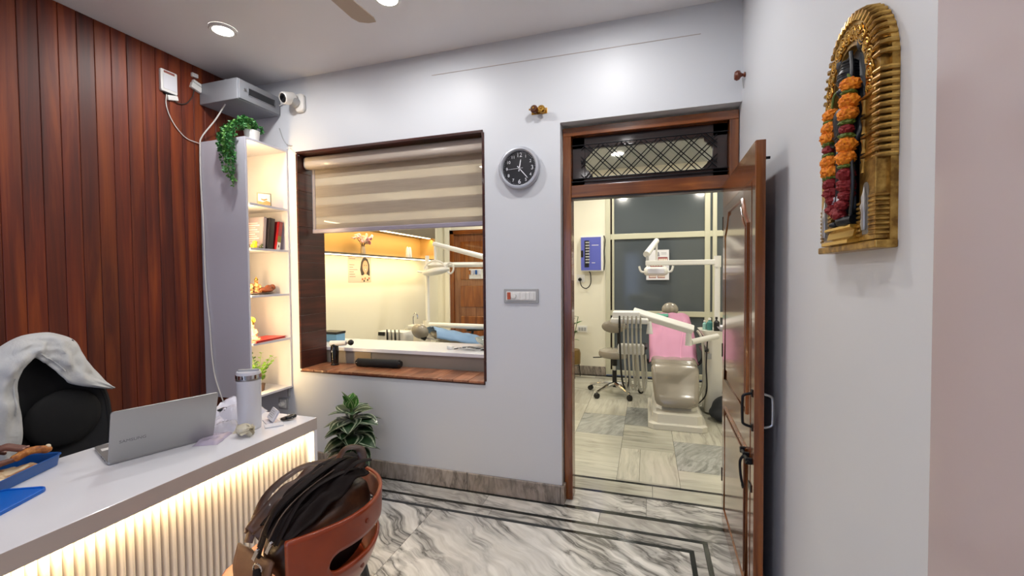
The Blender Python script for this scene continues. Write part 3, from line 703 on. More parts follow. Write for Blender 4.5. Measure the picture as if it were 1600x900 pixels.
# ---- office chair and coat
M['meshb'] = mat('chair_black', '0b0b0d', .65); M['meshg'] = mat('chair_mesh', '17181b', .75)
OX, OY = -2.78, 1.30
r = thing('office_chair', 'black high-backed office chair behind the counter under a white coat', 'chair', (OX, OY, 0))
P = lambda b, nm, m, p=None, **k: b.build(nm, m, p or r, **k)
for k in range(5):
    a = k*2*PI/5+.3; e = (.29*math.cos(a), .29*math.sin(a))
    P(MB().tube([(0, 0, .11), (e[0], e[1], .075)], [.028, .018], 8), 'base_arm', M['black'])
    P(MB().cyl((e[0]-.02*math.sin(a), e[1]+.02*math.cos(a), .03), (e[0]+.02*math.sin(a), e[1]-.02*math.cos(a), .03), .029, n=14).tube([(e[0], e[1], .03), (e[0], e[1], .08)], .008, 8), 'caster', M['black'])
P(MB().cyl((0, 0, .1), (0, 0, .43), .026), 'gas_lift', M['black'])
P(MB().prism(rrect(.5, .5, .1, 6, .06, 0), .42, .51, XY()), 'seat', M['meshb'], smooth=40, bevel=.03, segs=4)
def backf(u, v):
    y = (u-.5)*2; z = v
    wd_ = .185+.03*math.sin(PI*min(1, z*1.25))
    if z > .5: wd_ *= 1-.62*((z-.5)/.5)**1.6
    if z < .12: wd_ *= .8+.2*math.sin(z/.12*PI/2)
    return Vector((.02+.045*y*y-.05*math.sin(z*PI)*.6-.03*z, y*wd_-.012*z, .52+.67*z))
bk = P(MB().grid(backf, 16, 24), 'backrest', M['meshg'], solid=.035, bevel=0, smooth=40)
edge = [backf(0, j/24) for j in range(25)]+[backf(i/16, 1) for i in range(1, 17)]+[backf(1, j/24) for j in range(23, -1, -1)]
P(MB().tube([e+Vector((0, 0, 0)) for e in edge], .019, 10), 'back_frame', M['meshb'])
P(MB().sph((.035, .03, .82), (.028, .15, .14), 20, 12), 'lumbar_pad', mat('lumbar_grey', '121315', .8))
P(MB().tube([(-.02, 0, .44), (-.1, 0, .5), (-.09, 0, .8)], .03, 10), 'back_spine', M['black'])
for s_ in (-1, 1):
    P(MB().tube(spl([(.08, s_*.24, .47), (.08, s_*.29, .5), (.08, s_*.295, .66)], 4), .018, 8), 'arm_post', M['black'])
    P(MB().prism(rrect(.26, .075, .03, 5, .10, s_*.295), .66, .69, XY()), 'armrest', M['black'], smooth=40, bevel=.01)
# coat draped over the backrest: paired inner / outer outline in the plane of the backrest
M['coat'] = mat('coat_cotton', 'c9cac8', .8, sheen=.2); v_ = coords(M['coat'], rnd=False); bump(M['coat'], ntex(M['coat'], v_, 14, 4, .6, .8), .5, .012)
outer = [(1.02, .66), (.985, .85), (1.02, 1.03), (1.06, 1.12), (1.10, 1.175), (1.184, 1.235), (1.261, 1.248), (1.318, 1.236), (1.386, 1.192), (1.42, 1.11), (1.465, 1.02), (1.512, .935)]
inner = [(1.142, .69), (1.157, .80), (1.156, .92), (1.150, 1.02), (1.163, 1.09), (1.19, 1.125), (1.213, 1.142), (1.235, 1.12), (1.256, 1.095), (1.30, 1.035), (1.345, .985), (1.50, .925)]
so = spl([(0, y, z) for y, z in outer], 5); si = spl([(0, y, z) for y, z in inner], 5)
no = len(so)
def coatf(u, v):
    i = u*(no-1); k = min(int(i), no-2); t = i-k
    o_ = so[k].lerp(so[k+1], t); n_ = si[k].lerp(si[k+1], t)
    if v <= .6:
        q = v/.6; p = n_.lerp(o_, q)
        x = -2.695-.03*q*q-.03*q**6+.02*math.sin(q*PI)+.016*nz((u*9, q*4, 1.3))+.009*nz((u*24, q*7, 3.3))+.010*math.sin(u*34+q*6+3*nz((u*6, q*3, 9)))*q*(1-q)*3
        return Vector((x, p.y, p.z+.006*nz((u*9, q*4, 4))))
    q = (v-.6)/.4; p = o_
    dn = Vector((0, p.y-1.26, 0))
    return Vector((-2.755-.075*math.sin(q*PI/2)-.01*nz((u*6, q*3, 7)), p.y, p.z-.30*q*q*(.6+.4*math.sin(u*PI))+.014*math.sin(q*PI)))
r = thing('white_coat', 'white cotton coat draped over the top of the office chair', 'coat', (-2.70, 1.26, 1.0))
MB().grid(coatf, 70, 26).build('drape', M['coat'], r, world=True, solid=.004, smooth=60)
for k, (a, b_) in enumerate(((.15, .3), (.55, .8))):
    MB().tube([coatf(a+(b_-a)*t/12, .08)+Vector((.004, 0, .004)) for t in range(13)], .004, 6, flat=1).build('hem_seam', M['coat'], r, world=True)

# ---- orange curved-back chair with a brown bag on it
M['orange'] = mat('orange_shell', 'a3431e', .32, coat=.25)
v_ = coords(M['orange'], rnd=False); L(M['orange'], ramp(M['orange'], [(.3, '802c08'), (.7, '983a0e')], ntex(M['orange'], v_, 6, 3)), bsdf(M['orange']).inputs['Base Color'])
QX, QY = -1.158, 1.19
r = thing('visitor_chair', 'orange-brown curved shell chair with an oval back slot at the counter', 'chair', (QX, QY, 0), math.radians(20))
Rr = .255; th0, th1 = math.radians(-76), math.radians(82)
zb, zt, zm, hs = .475, .738, .612, .034
s0, s1 = math.radians(-50), math.radians(50)
def zt_(t): return zt-.05*max(0, (abs(t)-.9)/1.2)**1.5
def slot(t):
    if t <= s0 or t >= s1: return (zm, zm)
    rr = hs/Rr; d_ = min(t-s0, s1-t)
    h = hs if d_ >= rr else hs*math.sqrt(max(0, 1-((rr-d_)/rr)**2))
    return (zm-h, zm+h)
ts = sorted(set([th0+(th1-th0)*i/72 for i in range(73)]+[s0, s1]+[s0+hs/Rr*q for q in (.03, .1, .2, .35, .55, .8)]+[s1-hs/Rr*q for q in (.03, .1, .2, .35, .55, .8)]))
def sp(t, z):
    rr = Rr-.045*(1-min(1, (z-zb)/.16))**2+.012*(z-zb)/.3
    el = 1.0
    x = rr*math.cos(t)
    if x < 0: x *= 1.25
    return Vector((x, rr*math.sin(t)*el, z))
b = MB()
for (fa, fb_) in ((lambda t: zb, lambda t: slot(t)[0]), (lambda t: slot(t)[1], lambda t: zt_(t))):
    nv = 8; base = len(b.v); vs = []; fs = []
    for t in ts:
        za, zc_ = fa(t), fb_(t)
        for j in range(nv+1): vs.append(sp(t, za+(zc_-za)*j/nv))
    for i in range(len(ts)-1):
        for j in range(nv): fs.append((i*(nv+1)+j, (i+1)*(nv+1)+j, (i+1)*(nv+1)+j+1, i*(nv+1)+j+1))
    b.add(vs, fs)
me_ = b.build('shell_back', M['orange'], r, solid=.013, offs=0, smooth=50)
bm = bmesh.new(); bm.from_mesh(me_.data); bmesh.ops.remove_doubles(bm, verts=bm.verts, dist=.0004); bmesh.ops.recalc_face_normals(bm, faces=bm.faces); bm.to_mesh(me_.data); bm.free()
seat_pts = [(sp(t, zb).x, sp(t, zb).y) for t in ts]
MB().prism(seat_pts+[(-.24, .15), (-.27, 0), (-.24, -.15)], .46, .48, XY()).build('seat', M['orange'], r, smooth=0, bevel=.006)
for k, z in ((-.35, .69), (.45, .69), (.45, .535), (-.35, .535)):
    p = sp(k, z); n_ = Vector((math.cos(k), math.sin(k), 0)); MB().cyl(p+n_*.004, p+n_*.0095, .008, n=12).build('bolt_cap', mat('bolt_brown', '7c2f14', .4), r)
for sx, sy in ((1, 1), (1, -1), (-1, 1), (-1, -1)):
    MB().tube([(sx*.14, sy*.15, .462), (sx*.21, sy*.225, 0.003)], [.019, .013], 10).build('leg', M['black'], r)

M['leather'] = mat('bag_brown', '4a2c1c', .5, coat=.15); M['leath2'] = mat('bag_dark', '160c09', .65, spec=.2); M['tan'] = mat('bag_tan', '6e4c34', .55)
for k_ in ('leather', 'leath2', 'tan'):
    v_ = coords(M[k_], rnd=False); bump(M[k_], ntex(M[k_], v_, 55, 4), .35, .003)
v_ = coords(M['leather'], rnd=False); L(M['leather'], ramp(M['leather'], [(.3, '24130b'), (.55, '472814'), (.8, '6e4526')], ntex(M['leather'], v_, 9, 3)), bsdf(M['leather']).inputs['Base Color'])
r = thing('shoulder_bag', 'dark brown leather shoulder bag slumped on the orange chair', 'bag', (-1.19, 1.19, .48))
A0, A1 = Vector((-1.14, 1.045, .60)), Vector((-1.06, 1.385, .715))
def bagring(t, sc_=1, dz=0):
    c = A0.lerp(A1, t); ax = (A1-A0).normalized(); side = Vector((ax.y, -ax.x, 0)).normalized(); upv = side.cross(ax)
    e = math.sin(PI*min(max(t*.94+.03, 0), 1))**.38
    out = []
    for k in range(36):
        a = 2*PI*k/36; ca, sa = math.cos(a), math.sin(a)
        q = abs(ca)**.75*(1 if ca > 0 else -1), abs(sa)**.7*(1 if sa > 0 else -1)
        fold = 1+.13*nz((ca*1.6+3, sa*1.6, t*4.5))+.05*math.sin(a*7+t*11)
        rx, rz = .105*e*fold*sc_, (.112*e*fold)*sc_
        out.append(c+side*q[0]*rx+upv*q[1]*rz+Vector((0, 0, dz-.02)))
    return out
MB().sph((-1.065, 1.205, .585), (.105, .165, .095), 22, 14).build('bag_base', M['leath2'], r, world=True)
MB().loft([bagring(i/26) for i in range(27)]).build('bag_body', M['leather'], r, world=True, smooth=70)
# layered folded-over flaps on the top of the bag
ax = (A1-A0).normalized(); side = Vector((ax.y, -ax.x, 0)).normalized(); upv = side.cross(ax)
def flap(off, w0, h, m, t0, t1, seed, nm='flap'):
    def f(u, v):
        t = t0+(t1-t0)*u; c = A0.lerp(A1, t); e = math.sin(PI*min(max(u*.9+.05, 0), 1))**.5
        s_ = off+(v-.5)*w0*(.7+.3*e)
        hh = h*e*(1-(2*v-1)**2*.75)+.018*nz((u*6+seed, v*4, seed))+.008*math.sin(u*17+seed*3)*v
        return c+side*s_+upv*(.075+hh)
    MB().grid(f, 26, 12).build(nm, m, r, world=True, solid=.006, smooth=70)
flap(-.055, .10, .075, M['leather'], -.02, .98, 1.0)
flap(-.015, .09, .085, M['leath2'], .06, 1.05, 2.7)
flap(.028, .085, .075, M['leath2'], .0, 1.02, 4.1)
flap(.065, .08, .05, M['leath2'], .06, .95, 6.3)
# tan lower front gusset towards the camera
def gus(u, v):
    a = -.10+.2*u
    p = A0+side*(a-.035)+ax*(-.05-.03*math.sin(v*PI)+.03*v)+upv*(-.13+.17*v)
    return p+Vector((0, 0, .01*nz((u*5, v*5, 2))))
MB().grid(gus, 12, 12).build('side_gusset', M['tan'], r, world=True, solid=.008, smooth=70)
def strap(pts, w=.012, m='leath2', nm='strap'):
    MB().tube(spl([A0+ax*a+side*s_+upv*u for a, s_, u in pts], 7), w, 8, flat=.35, up=upv).build(nm, M[m], r, world=True, smooth=60)
strap([(-.03, .0, .05), (.05, .02, .155), (.16, .03, .175), (.27, .02, .16), (.35, .0, .12), (.38, -.02, .05)], .016)
strap([(-.02, -.06, .07), (.08, -.085, .15), (.2, -.095, .155), (.28, -.08, .13), (.37, -.04, .08)], .018, 'leather')
strap([(.0, .07, .09), (.12, .055, .150), (.23, .06, .145), (.32, .07, .11), (.37, .05, .05)], .010)
strap([(.28, .0, .12), (.34, .01, .165), (.375, .045, .15), (.35, .07, .11), (.31, .05, .10)], .016, 'leather')
strap([(.25, .06, .12), (.32, .085, .14), (.37, .10, .12)], .011)
M['zipd'] = mat('zip_dark', '4a3a30', .4, .5)
def zipline(pts):
    c = spl([A0+ax*a+side*s_+upv*u for a, s_, u in pts], 7)
    z = MB().tube(c, .003, 6).build('zipper', M['zipd'], r, world=True); return z
zipline([(-.01, .062, .115), (.06, .045, .145), (.15, .04, .155), (.26, .045, .15)])
zipline([(-.03, .03, .10), (.03, .015, .145), (.12, .005, .165), (.25, .005, .165)])
for a, s_, u in ((-.012, .075, .11), (-.035, .03, .09)):
    p = A0+ax*a+side*s_+upv*u
    MB().box((-.006, -.0025, -.035), (.006, .0025, 0)).box((-.004, -.004, -.004), (.004, .004, .008)).xf(Matrix.Translation(p) @ Matrix.Rotation(.5, 4, 'Y')).build('zip_pull', M['chrome'], r, world=True, smooth=0, bevel=.001)
pb = A0+ax*-.05+side*.02+upv*.03
MB().tube([pb+Vector((.016*math.cos(k*PI/6), .0, .016*math.sin(k*PI/6))) for k in range(12)], .003, 6, closed=True).build('strap_ring', M['chrome'], r, world=True)
MB().tube(spl([pb, pb+Vector((.02, -.02, -.03)), pb+Vector((.03, -.025, -.12)), pb+Vector((.03, -.02, -.2))], 6), .012, 8, flat=.3, up=(1, -1, 0)).build('hanging_strap', M['leath2'], r, world=True)
MB().tube([pb+Vector((.035, -.032, -.06)), pb+Vector((.04, -.034, -.2))], .008, 8, flat=.25, up=(1, -1, 0)).build('blue_tab', mat('blue_strap', '4d7391', .5), r, world=True)

# ---- potted striped plant by the wall
def leaf_mesh(L_, w, curl, droop, nu=6, nv=10):
    def f(u, v):
        s_ = (u-.5)*2; ww = w*math.sin(PI*(.03+.97*v)**.8)**.85*(1-.15*v)
        return Vector((s_*ww, L_*v*(1-.12*droop*v), abs(s_)*ww*curl-L_*droop*v*v*.5+.12*L_*v))
    b = MB(); b.grid(f, nu, nv); return b
def uvleaf(o, nu, nv):
    me = o.data; uv = me.uv_layers.new(name='UVMap'); w = nu+1
    for lp in me.loops: uv.data[lp.index].uv = ((lp.vertex_index % w)/nu, (lp.vertex_index//w)/nv)
def striped(name, g1, g2, wh):
    m = mat(name, g1, .45, coat=.05); tc = N(m, 'ShaderNodeTexCoord'); sx = N(m, 'ShaderNodeSeparateXYZ'); L(m, tc.outputs['UV'], sx.inputs[0])
    a = N(m, 'ShaderNodeMath'); a.operation = 'SUBTRACT'; a.inputs[1].default_value = .5; L(m, sx.outputs[0], a.inputs[0])
    ab = N(m, 'ShaderNodeMath'); ab.operation = 'ABSOLUTE'; L(m, a.outputs[0], ab.inputs[0])
    nf_ = ntex(m, tc.outputs['UV'], 14, 3); ad = N(m, 'ShaderNodeMath'); ad.operation = 'MULTIPLY_ADD'; ad.inputs[1].default_value = .14; L(m, nf_, ad.inputs[0]); L(m, ab.outputs[0], ad.inputs[2])
    c = ramp(m, [(.0, g2), (.12, g1), (.30, g1), (.36, wh), (.43, g1), (.52, g1), (.56, wh)], ad.outputs[0])
    L(m, c, bsdf(m).inputs['Base Color']); return m
M['str_leaf'] = striped('striped_leaf', '1d3a1f', '31562b', 'b9c6a8'); M['str_new'] = striped('striped_new_leaf', '3f7a2c', '6fae4a', 'cfe3a6')
M['stem'] = mat('plant_stem', '4d6a38', .5)
r = thing('potted_plant', 'bushy plant with white-edged dark leaves standing by the skirting', 'plant', (-1.965, 2.48, 0))
MB().lathe([(.055, 0), (.075, .01), (.085, .16), (.09, .2), (.082, .2), (.078, .17), (.001, .165)], 28).build('pot', mat('pot_white', 'd0d0cc', .3), r)
MB().lathe([(.001, .172), (.076, .172)], 20, cap=False).build('soil', mat('soil', '2a2019', .9), r)
MB().tube([(0, 0, .16), (.004, 0, .4), (0, 0, .62)], [.013, .011, .008], 8).build('stem', M['stem'], r)
rn = random.Random(5)
lv = leaf_mesh(.185, .08, .15, .55).build('leaf', M['str_leaf'], r, sub=1); uvleaf(lv, 6, 10); lv.data.materials[0] = M['str_leaf']
first = True
for tier, (z, n_, tilt, scl) in enumerate(((.30, 7, -.2, 1.12), (.34, 6, .05, .9), (.40, 7, -.12, 1.12), (.45, 6, .12, .95), (.505, 7, -.02, 1.1), (.55, 5, .3, .85))):
    for k in range(n_):
        a = 2*PI*k/n_+tier*.5+rn.uniform(-.15, .15)
        rot = (tilt+rn.uniform(-.08, .1), rn.uniform(-.2, .2), a)
        loc = (.01*-math.sin(a), .01*math.cos(a), z+rn.uniform(-.012, .012)); s_ = scl*rn.uniform(.9, 1.08)
        if first: lv.location = loc; lv.rotation_euler = rot; lv.scale = (s_,)*3; first = False
        else: inst(lv, 'leaf', loc, r, rot, (s_,)*3)
ln = leaf_mesh(.15, .08, .3, .1).build('new_leaf', M['str_new'], r, sub=1); uvleaf(ln, 6, 10); ln.location = (.0, 0, .585); ln.rotation_euler = (1.05, 0, 2.5)
for a, t_ in ((.3, 1.15), (4.6, 1.05), (1.8, .9)): inst(ln, 'new_leaf', (0, 0, .585), r, (t_, 0, a), (.75,)*3)
# ================================================================== WALL THINGS OF THE RECEPTION
P = lambda b, nm, m, p, **k: b.build(nm, m, p, world=True, **k)
# ---- clock
cx, cz = -.800, 2.212; CR = .140
r = thing('clock', 'round wall clock with silver rim and black face', 'clock', (cx, YB, cz))
RM = Matrix.Rotation(PI/2, 4, 'X')   # local z -> -y
MB().lathe([(CR-.002, .0), (CR, .006), (CR, .03), (CR-.008, .04), (CR-.018, .042), (CR-.026, .034), (CR-.027, .014), (CR-.03, .0)], 64, M=RM, cap=False).build('rim', mat('rim_silver', 'b4b7bf', .38, .35), r)
M['face'] = mat('clock_face', '101118', .35, coat=.5); M['num'] = mat('numeral_white', 'e8e8ee', .4)
MB().lathe([(.001, .014), (CR-.024, .014), (CR-.024, .002), (.001, .002)], 48, M=RM).build('face', M['face'], r)
for h in range(1, 13):
    a = PI/2-h*PI/6; rr = .087
    sz = .040 if h in (12, 6, 3) else .028 if h != 9 else .028
    text_part(str(h), sz, M['num'], r, Matrix.Translation((rr*math.cos(a), -.0148, rr*math.sin(a))) @ RM, 'numeral', .0004)
for k in range(60):
    if k % 5: 
        a = k*PI/30; MB().box((-.0006, -.0148, .104), (.0006, -.0143, .108)).xf(Matrix.Rotation(a, 4, 'Y')).build('minute_tick', M['num'], r, smooth=0)
def hand(deg, l, w, y, m, nm, tail=.02):
    MB().prism([(-w, -tail), (w, -tail), (w*.8, l*.8), (0, l), (-w*.8, l*.8)], y, y-.0012, XZ).xf(Matrix.Rotation(math.radians(deg), 4, 'Y')).build(nm, m, r, smooth=0)
hand(10, .062, .0035, -.0165, M['num'], 'hour_hand'); hand(139, .092, .0028, -.0185, M['num'], 'minute_hand'); hand(267, .095, .0009, -.0205, M['num'], 'second_hand', .025)
MB().lathe([(.006, .014), (.006, .022), (.001, .023)], 16, M=RM).build('hand_pin', M['steel'], r)

# ---- switch board
r = thing('switch_panel', 'grey modular switch panel with red indicator beside the window opening', 'switch', (-.798, YB, 1.369))
MB().prism(rrect(.24, .094, .006, 4), 0, -.01, XZ).build('cover_plate', M['plastic_g'], r, smooth=0, bevel=.003)
MB().prism(rrect(.205, .06, .004, 3), -.0095, -.0125, XZ).build('inner_frame', M['plastic_w'], r, smooth=0)
for k, (x, w_) in enumerate(((-.083, .024), (-.018, .024), (.022, .024), (.05, .02), (.078, .024))):
    m = mat('indicator_red', 'b5502e', .4) if k == 0 else M['plastic_w']
    MB().box((x-w_/2, -.0165, -.024), (x+w_/2, -.0125, .024)).build('rocker_switch', m, r, smooth=0, bevel=.002)
MB().lathe([(.019, 0), (.017, .012), (.001, .013)], 20, M=Matrix.Translation((-.05, -.0122, 0)) @ RM).build('regulator_knob', M['plastic_w'], r)

# ---- curtain-rod holders
r = thing('curtain_knob', 'brass and brown twin knob curtain bracket above the clock', 'curtain bracket', (-.668, YB, 2.575))
for dx, dz, m in ((-.022, 0, mat('knob_brown', '5a3018', .3)), (.026, -.006, M['brass'])):
    MB().lathe([(.012, 0), (.016, .004), (.008, .012), (.009, .03), (.022, .038), (.025, .05), (.018, .06), (.001, .063)], 20, M=Matrix.Translation((dx, 0, dz)) @ RM).build('knob', m, r)
    MB().sph((dx, -.066, dz), .007, 12, 8).build('finial', M['brass'], r)
MB().tube([(-.055, -.045, .0), (.055, -.045, -.006)], .006, 10).build('cross_rod', M['brass'], r)
MB().box((-.05, -.004, -.02), (.055, 0, .016)).build('back_plate', M['brass'], r, smooth=0, bevel=.002)
r = thing('curtain_knob', 'brown wooden curtain knob above the door at the room corner', 'curtain bracket', (XR, 2.66, 2.60))
MB().lathe([(.012, 0), (.015, .004), (.008, .012), (.01, .02), (.024, .03), (.027, .042), (.02, .054), (.001, .057)], 20, M=Matrix.Rotation(-PI/2, 4, 'Y')).build('knob', mat('knob_wood', '6b3420', .4), r)
MB().tube([(-.012, .01, -.01), (-.008, .012, -.07)], .002, 6).build('screw_wire', M['steel'], r)

# ---- corner shelf unit
SX0, SX1, SY0, SY1, SZ0, SZ1 = XL+.002, -2.726, 2.355, YB-.002, .62, 2.515
r = thing('corner_shelf', 'tall narrow white open shelf unit lit warm in the corner', 'shelf', ((SX0+SX1)/2, (SY0+SY1)/2, SZ0))
tk = .016
P(MB().box((SX0, SY0, SZ0), (SX1, SY0+tk, SZ1)), 'side_panel', M['shelfw'], r, smooth=0, bevel=.0015)
P(MB().box((SX0, SY1-tk, SZ0), (SX1, SY1, SZ1)), 'side_panel', M['shelfw'], r, smooth=0, bevel=.0015)
P(MB().box((SX0, SY0+tk, SZ0+tk), (SX0+.006, SY1-tk, SZ1-tk)), 'back_panel', M['white'], r, smooth=0)
SHZ = [SZ0+tk, 1.025, 1.378, 1.724, 2.050]
P(MB().box((SX0, SY0+tk, SZ0), (SX1, SY1-tk, SZ0+tk)), 'bottom_panel', M['shelfw'], r, smooth=0, bevel=.001)
P(MB().box((SX0, SY0+tk, SZ1-tk), (SX1, SY1-tk, SZ1)), 'top_panel', M['shelfw'], r, smooth=0, bevel=.001)
for z in SHZ[1:]: P(MB().box((SX0+.006, SY0+tk, z-tk), (SX1-.03, SY1-tk, z)).box((SX1-.03, SY0+tk+.012, z-tk), (SX1-.001, SY1-tk, z)), 'shelf_board', M['shelfw'], r, smooth=0)
P(MB().box((SX1-.032, SY0+tk, SZ0+.03), (SX1-.022, SY0+tk+.003, SZ1-.03)), 'led_strip', M['led'], r, smooth=0)

# ---- things on the shelf
M['frame_g'] = mat('frame_silver', '6f6e66', .4, .2)
r = thing('photo_frame', 'small silver photo frame on the top shelf of the lit unit', 'photo frame', (-2.79, 2.565, SHZ[4]), math.radians(50))
def tilt(b): return b.xf(Matrix.Rotation(-.12, 4, 'X'))
tilt(MB().box((-.048, -.006, .0), (.048, .004, .105))).build('frame', M['frame_g'], r, smooth=0, bevel=.002)
tilt(MB().box((-.04, -.0072, .01), (.04, -.006, .096))).build('picture', mat('picture_sky', '9fb0b4', .5), r, smooth=0)
tilt(MB().prism([(-.04, .012), (.04, .012), (.04, .035), (.015, .045), (-.01, .032), (-.04, .04)], -.0078, -.0073, XZ)).build('picture_ground', mat('picture_sand', '8c7048', .5), r, smooth=0)
tilt(MB().prism([(-.02, .05), (.0, .042), (.022, .055), (.018, .062), (-.002, .055), (-.022, .06)], -.0082, -.0078, XZ)).build('picture_subject', mat('picture_bird', '7a5a3c', .4), r, smooth=0)
tilt(MB().box((-.01, .004, .0), (.01, .02, .07))).build('stand', M['frame_g'], r, smooth=0)

def book(name, label, loc, rz, t, d_, h, cov, page, lean=0, roll=0):
    r = thing(name, label, 'book', loc, rz)
    LMx = Matrix.Rotation(lean, 4, 'X') @ Matrix.Rotation(roll, 4, 'Y')
    cm = mat(name+'_cover', cov, .3, coat=.3); pm = mat(name+'_pages', page, .7)
    MB().box((-.003+.003, -t/2+.003, .003), (d_-.004, t/2-.003, h-.003)).xf(LMx).build('pages', pm, r, smooth=0)
    for s_ in (-1, 1): MB().box((0, s_*t/2-(.003 if s_ > 0 else 0), 0), (d_, s_*t/2+(0 if s_ > 0 else .003), h)).xf(LMx).build('cover', cm, r, smooth=0, bevel=.001)
    sp_ = MB().box((d_-.004, -t/2, 0), (d_, t/2, h)).xf(LMx).build('spine', cm, r, smooth=0, bevel=.001)
    return r, LMx, sp_
# local x -> toward the room (spine at +x)
z = SHZ[3]
r, Lx, s_ = book('hardback_book', 'thick black hardback leaning on the second shelf of the lit unit', (-2.97, 2.605, z), 0, .045, .19, .245, '15131a', 'cfc4b0', -.10)
r, Lx, s_ = book('hardback_book', 'red book with olive and white spine blocks on the lit shelf', (-2.96, 2.655, z), 0, .032, .20, .225, '8f1f28', 'd8cdb8', -.17)
MB().box((.2003, -.016, .06), (.2008, .016, .11)).xf(Lx).build('olive_block', mat('spine_olive', '7d7434', .5), r, smooth=0)
MB().box((.2003, -.016, .0), (.2008, .016, .06)).xf(Lx).build('white_block', mat('spine_white', 'dcdad6', .5), r, smooth=0)
MB().prism([(-.005, .018), (.007, .022), (.002, .042), (-.004, .038)], .2009, .2012, YZ).xf(Lx).build('spine_mark', M['black'], s_, smooth=0)
r, Lx, s_ = book('large_book', 'large pale textbook with printed cover leaning on the lit shelf', (-2.975, 2.566, z), 0, .026, .17, .25, '8e8796', 'cfc4b0', -.085)
cov = mat('cover_print', 'd9d2dc', .35)
# the printed cover faces the camera (towards -y)
MB().box((.012, -.0145, .012), (.162, -.0132, .235)).xf(Lx).build('cover_panel', mat('cover_mauve', '8f8698', .4), r, smooth=0)
for k in range(11):
    MB().box((.015, -.0152, .03+k*.017), (.13-.02*((k*7) % 3), -.0146, .038+k*.017)).xf(Lx).build('cover_band', cov if k % 2 else mat('cover_pink', 'd7b8c8', .4), r, smooth=0)
M['yel'] = mat('toy_yellow', 'd8b51c', .4)
def lump(name, label, cat, loc, balls, m, rz=0, extra=()):
    r = thing(name, label, cat, loc, rz); b = MB()
    for c, q in balls: b.sph(c, q, 14, 10)
    b.build('body', m, r, remesh=.003, soft=3)
    for c, q, m2, nm in extra: MB().sph(c, q, 12, 8).build(nm, m2, r)
    return r
lump('toy_figure', 'small yellow toy in front of the books on the lit shelf', 'toy', (-2.80, 2.475, z), [((0, 0, .02), (.022, .024, .02)), ((0, .008, .045), (.017, .018, .016)), ((.012, -.015, .015), (.01, .01, .012))], M['yel'], 0, [((.014, .0, .05), .003, M['black'], 'eye'), ((.014, .014, .05), .003, M['black'], 'eye')])
lump('toy_figure', 'small black toy beside the yellow one on the lit shelf', 'toy', (-2.81, 2.425, z), [((0, 0, .02), (.018, .02, .02)), ((0, 0, .045), (.016, .017, .015))], M['black'], 0, [((.014, .004, .05), .003, M['plastic_w'], 'eye')])
lump('toy_figure', 'small dark green trinket next to the black book on the lit shelf', 'toy', (-2.79, 2.525, z), [((0, 0, .014), (.014, .018, .014)), ((0, .01, .03), (.01, .01, .01))], mat('toy_green', '37402a', .5), 0, [((.01, .005, .018), .004, M['plastic_w'], 'spot')])
# third shelf: brown figurines on a plate
M['clay'] = mat('figurine_clay', '8a5a34', .45); v_ = coords(M['clay'], rnd=False); L(M['clay'], ramp(M['clay'], [(.35, '4e2c1a'), (.5, '98683c'), (.62, 'c9a878'), (.7, '8b3a2a')], ntex(M['clay'], v_, 38, 3)), bsdf(M['clay']).inputs['Base Color'])
z = SHZ[2]
r = thing('serving_plate', 'dark oval plate under the brown figurines on the third shelf', 'plate', (-2.84, 2.535, z))
MB().lathe([(.06, 0), (.105, .004), (.135, .012), (.133, .015), (.10, .007), (.001, .006)], 32).build('dish', mat('plate_dark', '5a463c', .3), r).scale = (.75, 1.0, 1)
def fig(label, loc, s_, rz, m, seed=0):
    r = thing('figurine', label, 'figurine', loc, rz); b = MB(); q = lambda *v: tuple(s_*t for t in v)
    b.sph(q(0, 0, .25), q(.24, .30, .25)); b.sph(q(.02, 0, .52), q(.17, .2, .22)); b.sph(q(.04, 0, .82), q(.13, .14, .15))
    b.tube([q(.05, .2, .6), q(.16, .28, .4), q(.22, .12, .32)], [s_*.07, s_*.06, s_*.05], 8); b.tube([q(.05, -.2, .6), q(.14, -.3, .45), q(.2, -.26, .7)], [s_*.07, s_*.06, s_*.05], 8)
    b.tube([q(.1, .1, .12), q(.3, .26, .1), q(.32, -.05, .08)], [s_*.1, s_*.09, s_*.07], 8); b.tube([q(.1, -.1, .12), q(.3, -.26, .1), q(.34, .02, .12)], [s_*.1, s_*.09, s_*.07], 8)
    bd = b.build('body', m, r, remesh=max(.002, s_*.03), soft=2)
    MB().lathe([(s_*.12, s_*.9), (s_*.13, s_*.97), (s_*.07, s_*1.08), (s_*.02, s_*1.18), (.0005, s_*1.2)], 14, (s_*.04, 0, 0)).build('crown', M['brass'], r)
    return r
fig('seated brown figurine at the left of the plate on the third shelf', (-2.84, 2.45, z+.012), .115, -.8, M['clay'])
fig('middle brown figurine on the plate on the third shelf', (-2.85, 2.53, z+.012), .105, -.6, M['clay'])
lump('figurine', 'reclining reddish-brown figurine at the right of the plate', 'figurine', (-2.83, 2.62, z+.016), [((0, -.04, .017), (.028, .05, .023)), ((0, .0, .028), (.025, .03, .028)), ((0, .04, .036), (.022, .022, .024)), ((.02, -.012, .012), (.017, .04, .013))], mat('clay_red', '7a3f24', .5))
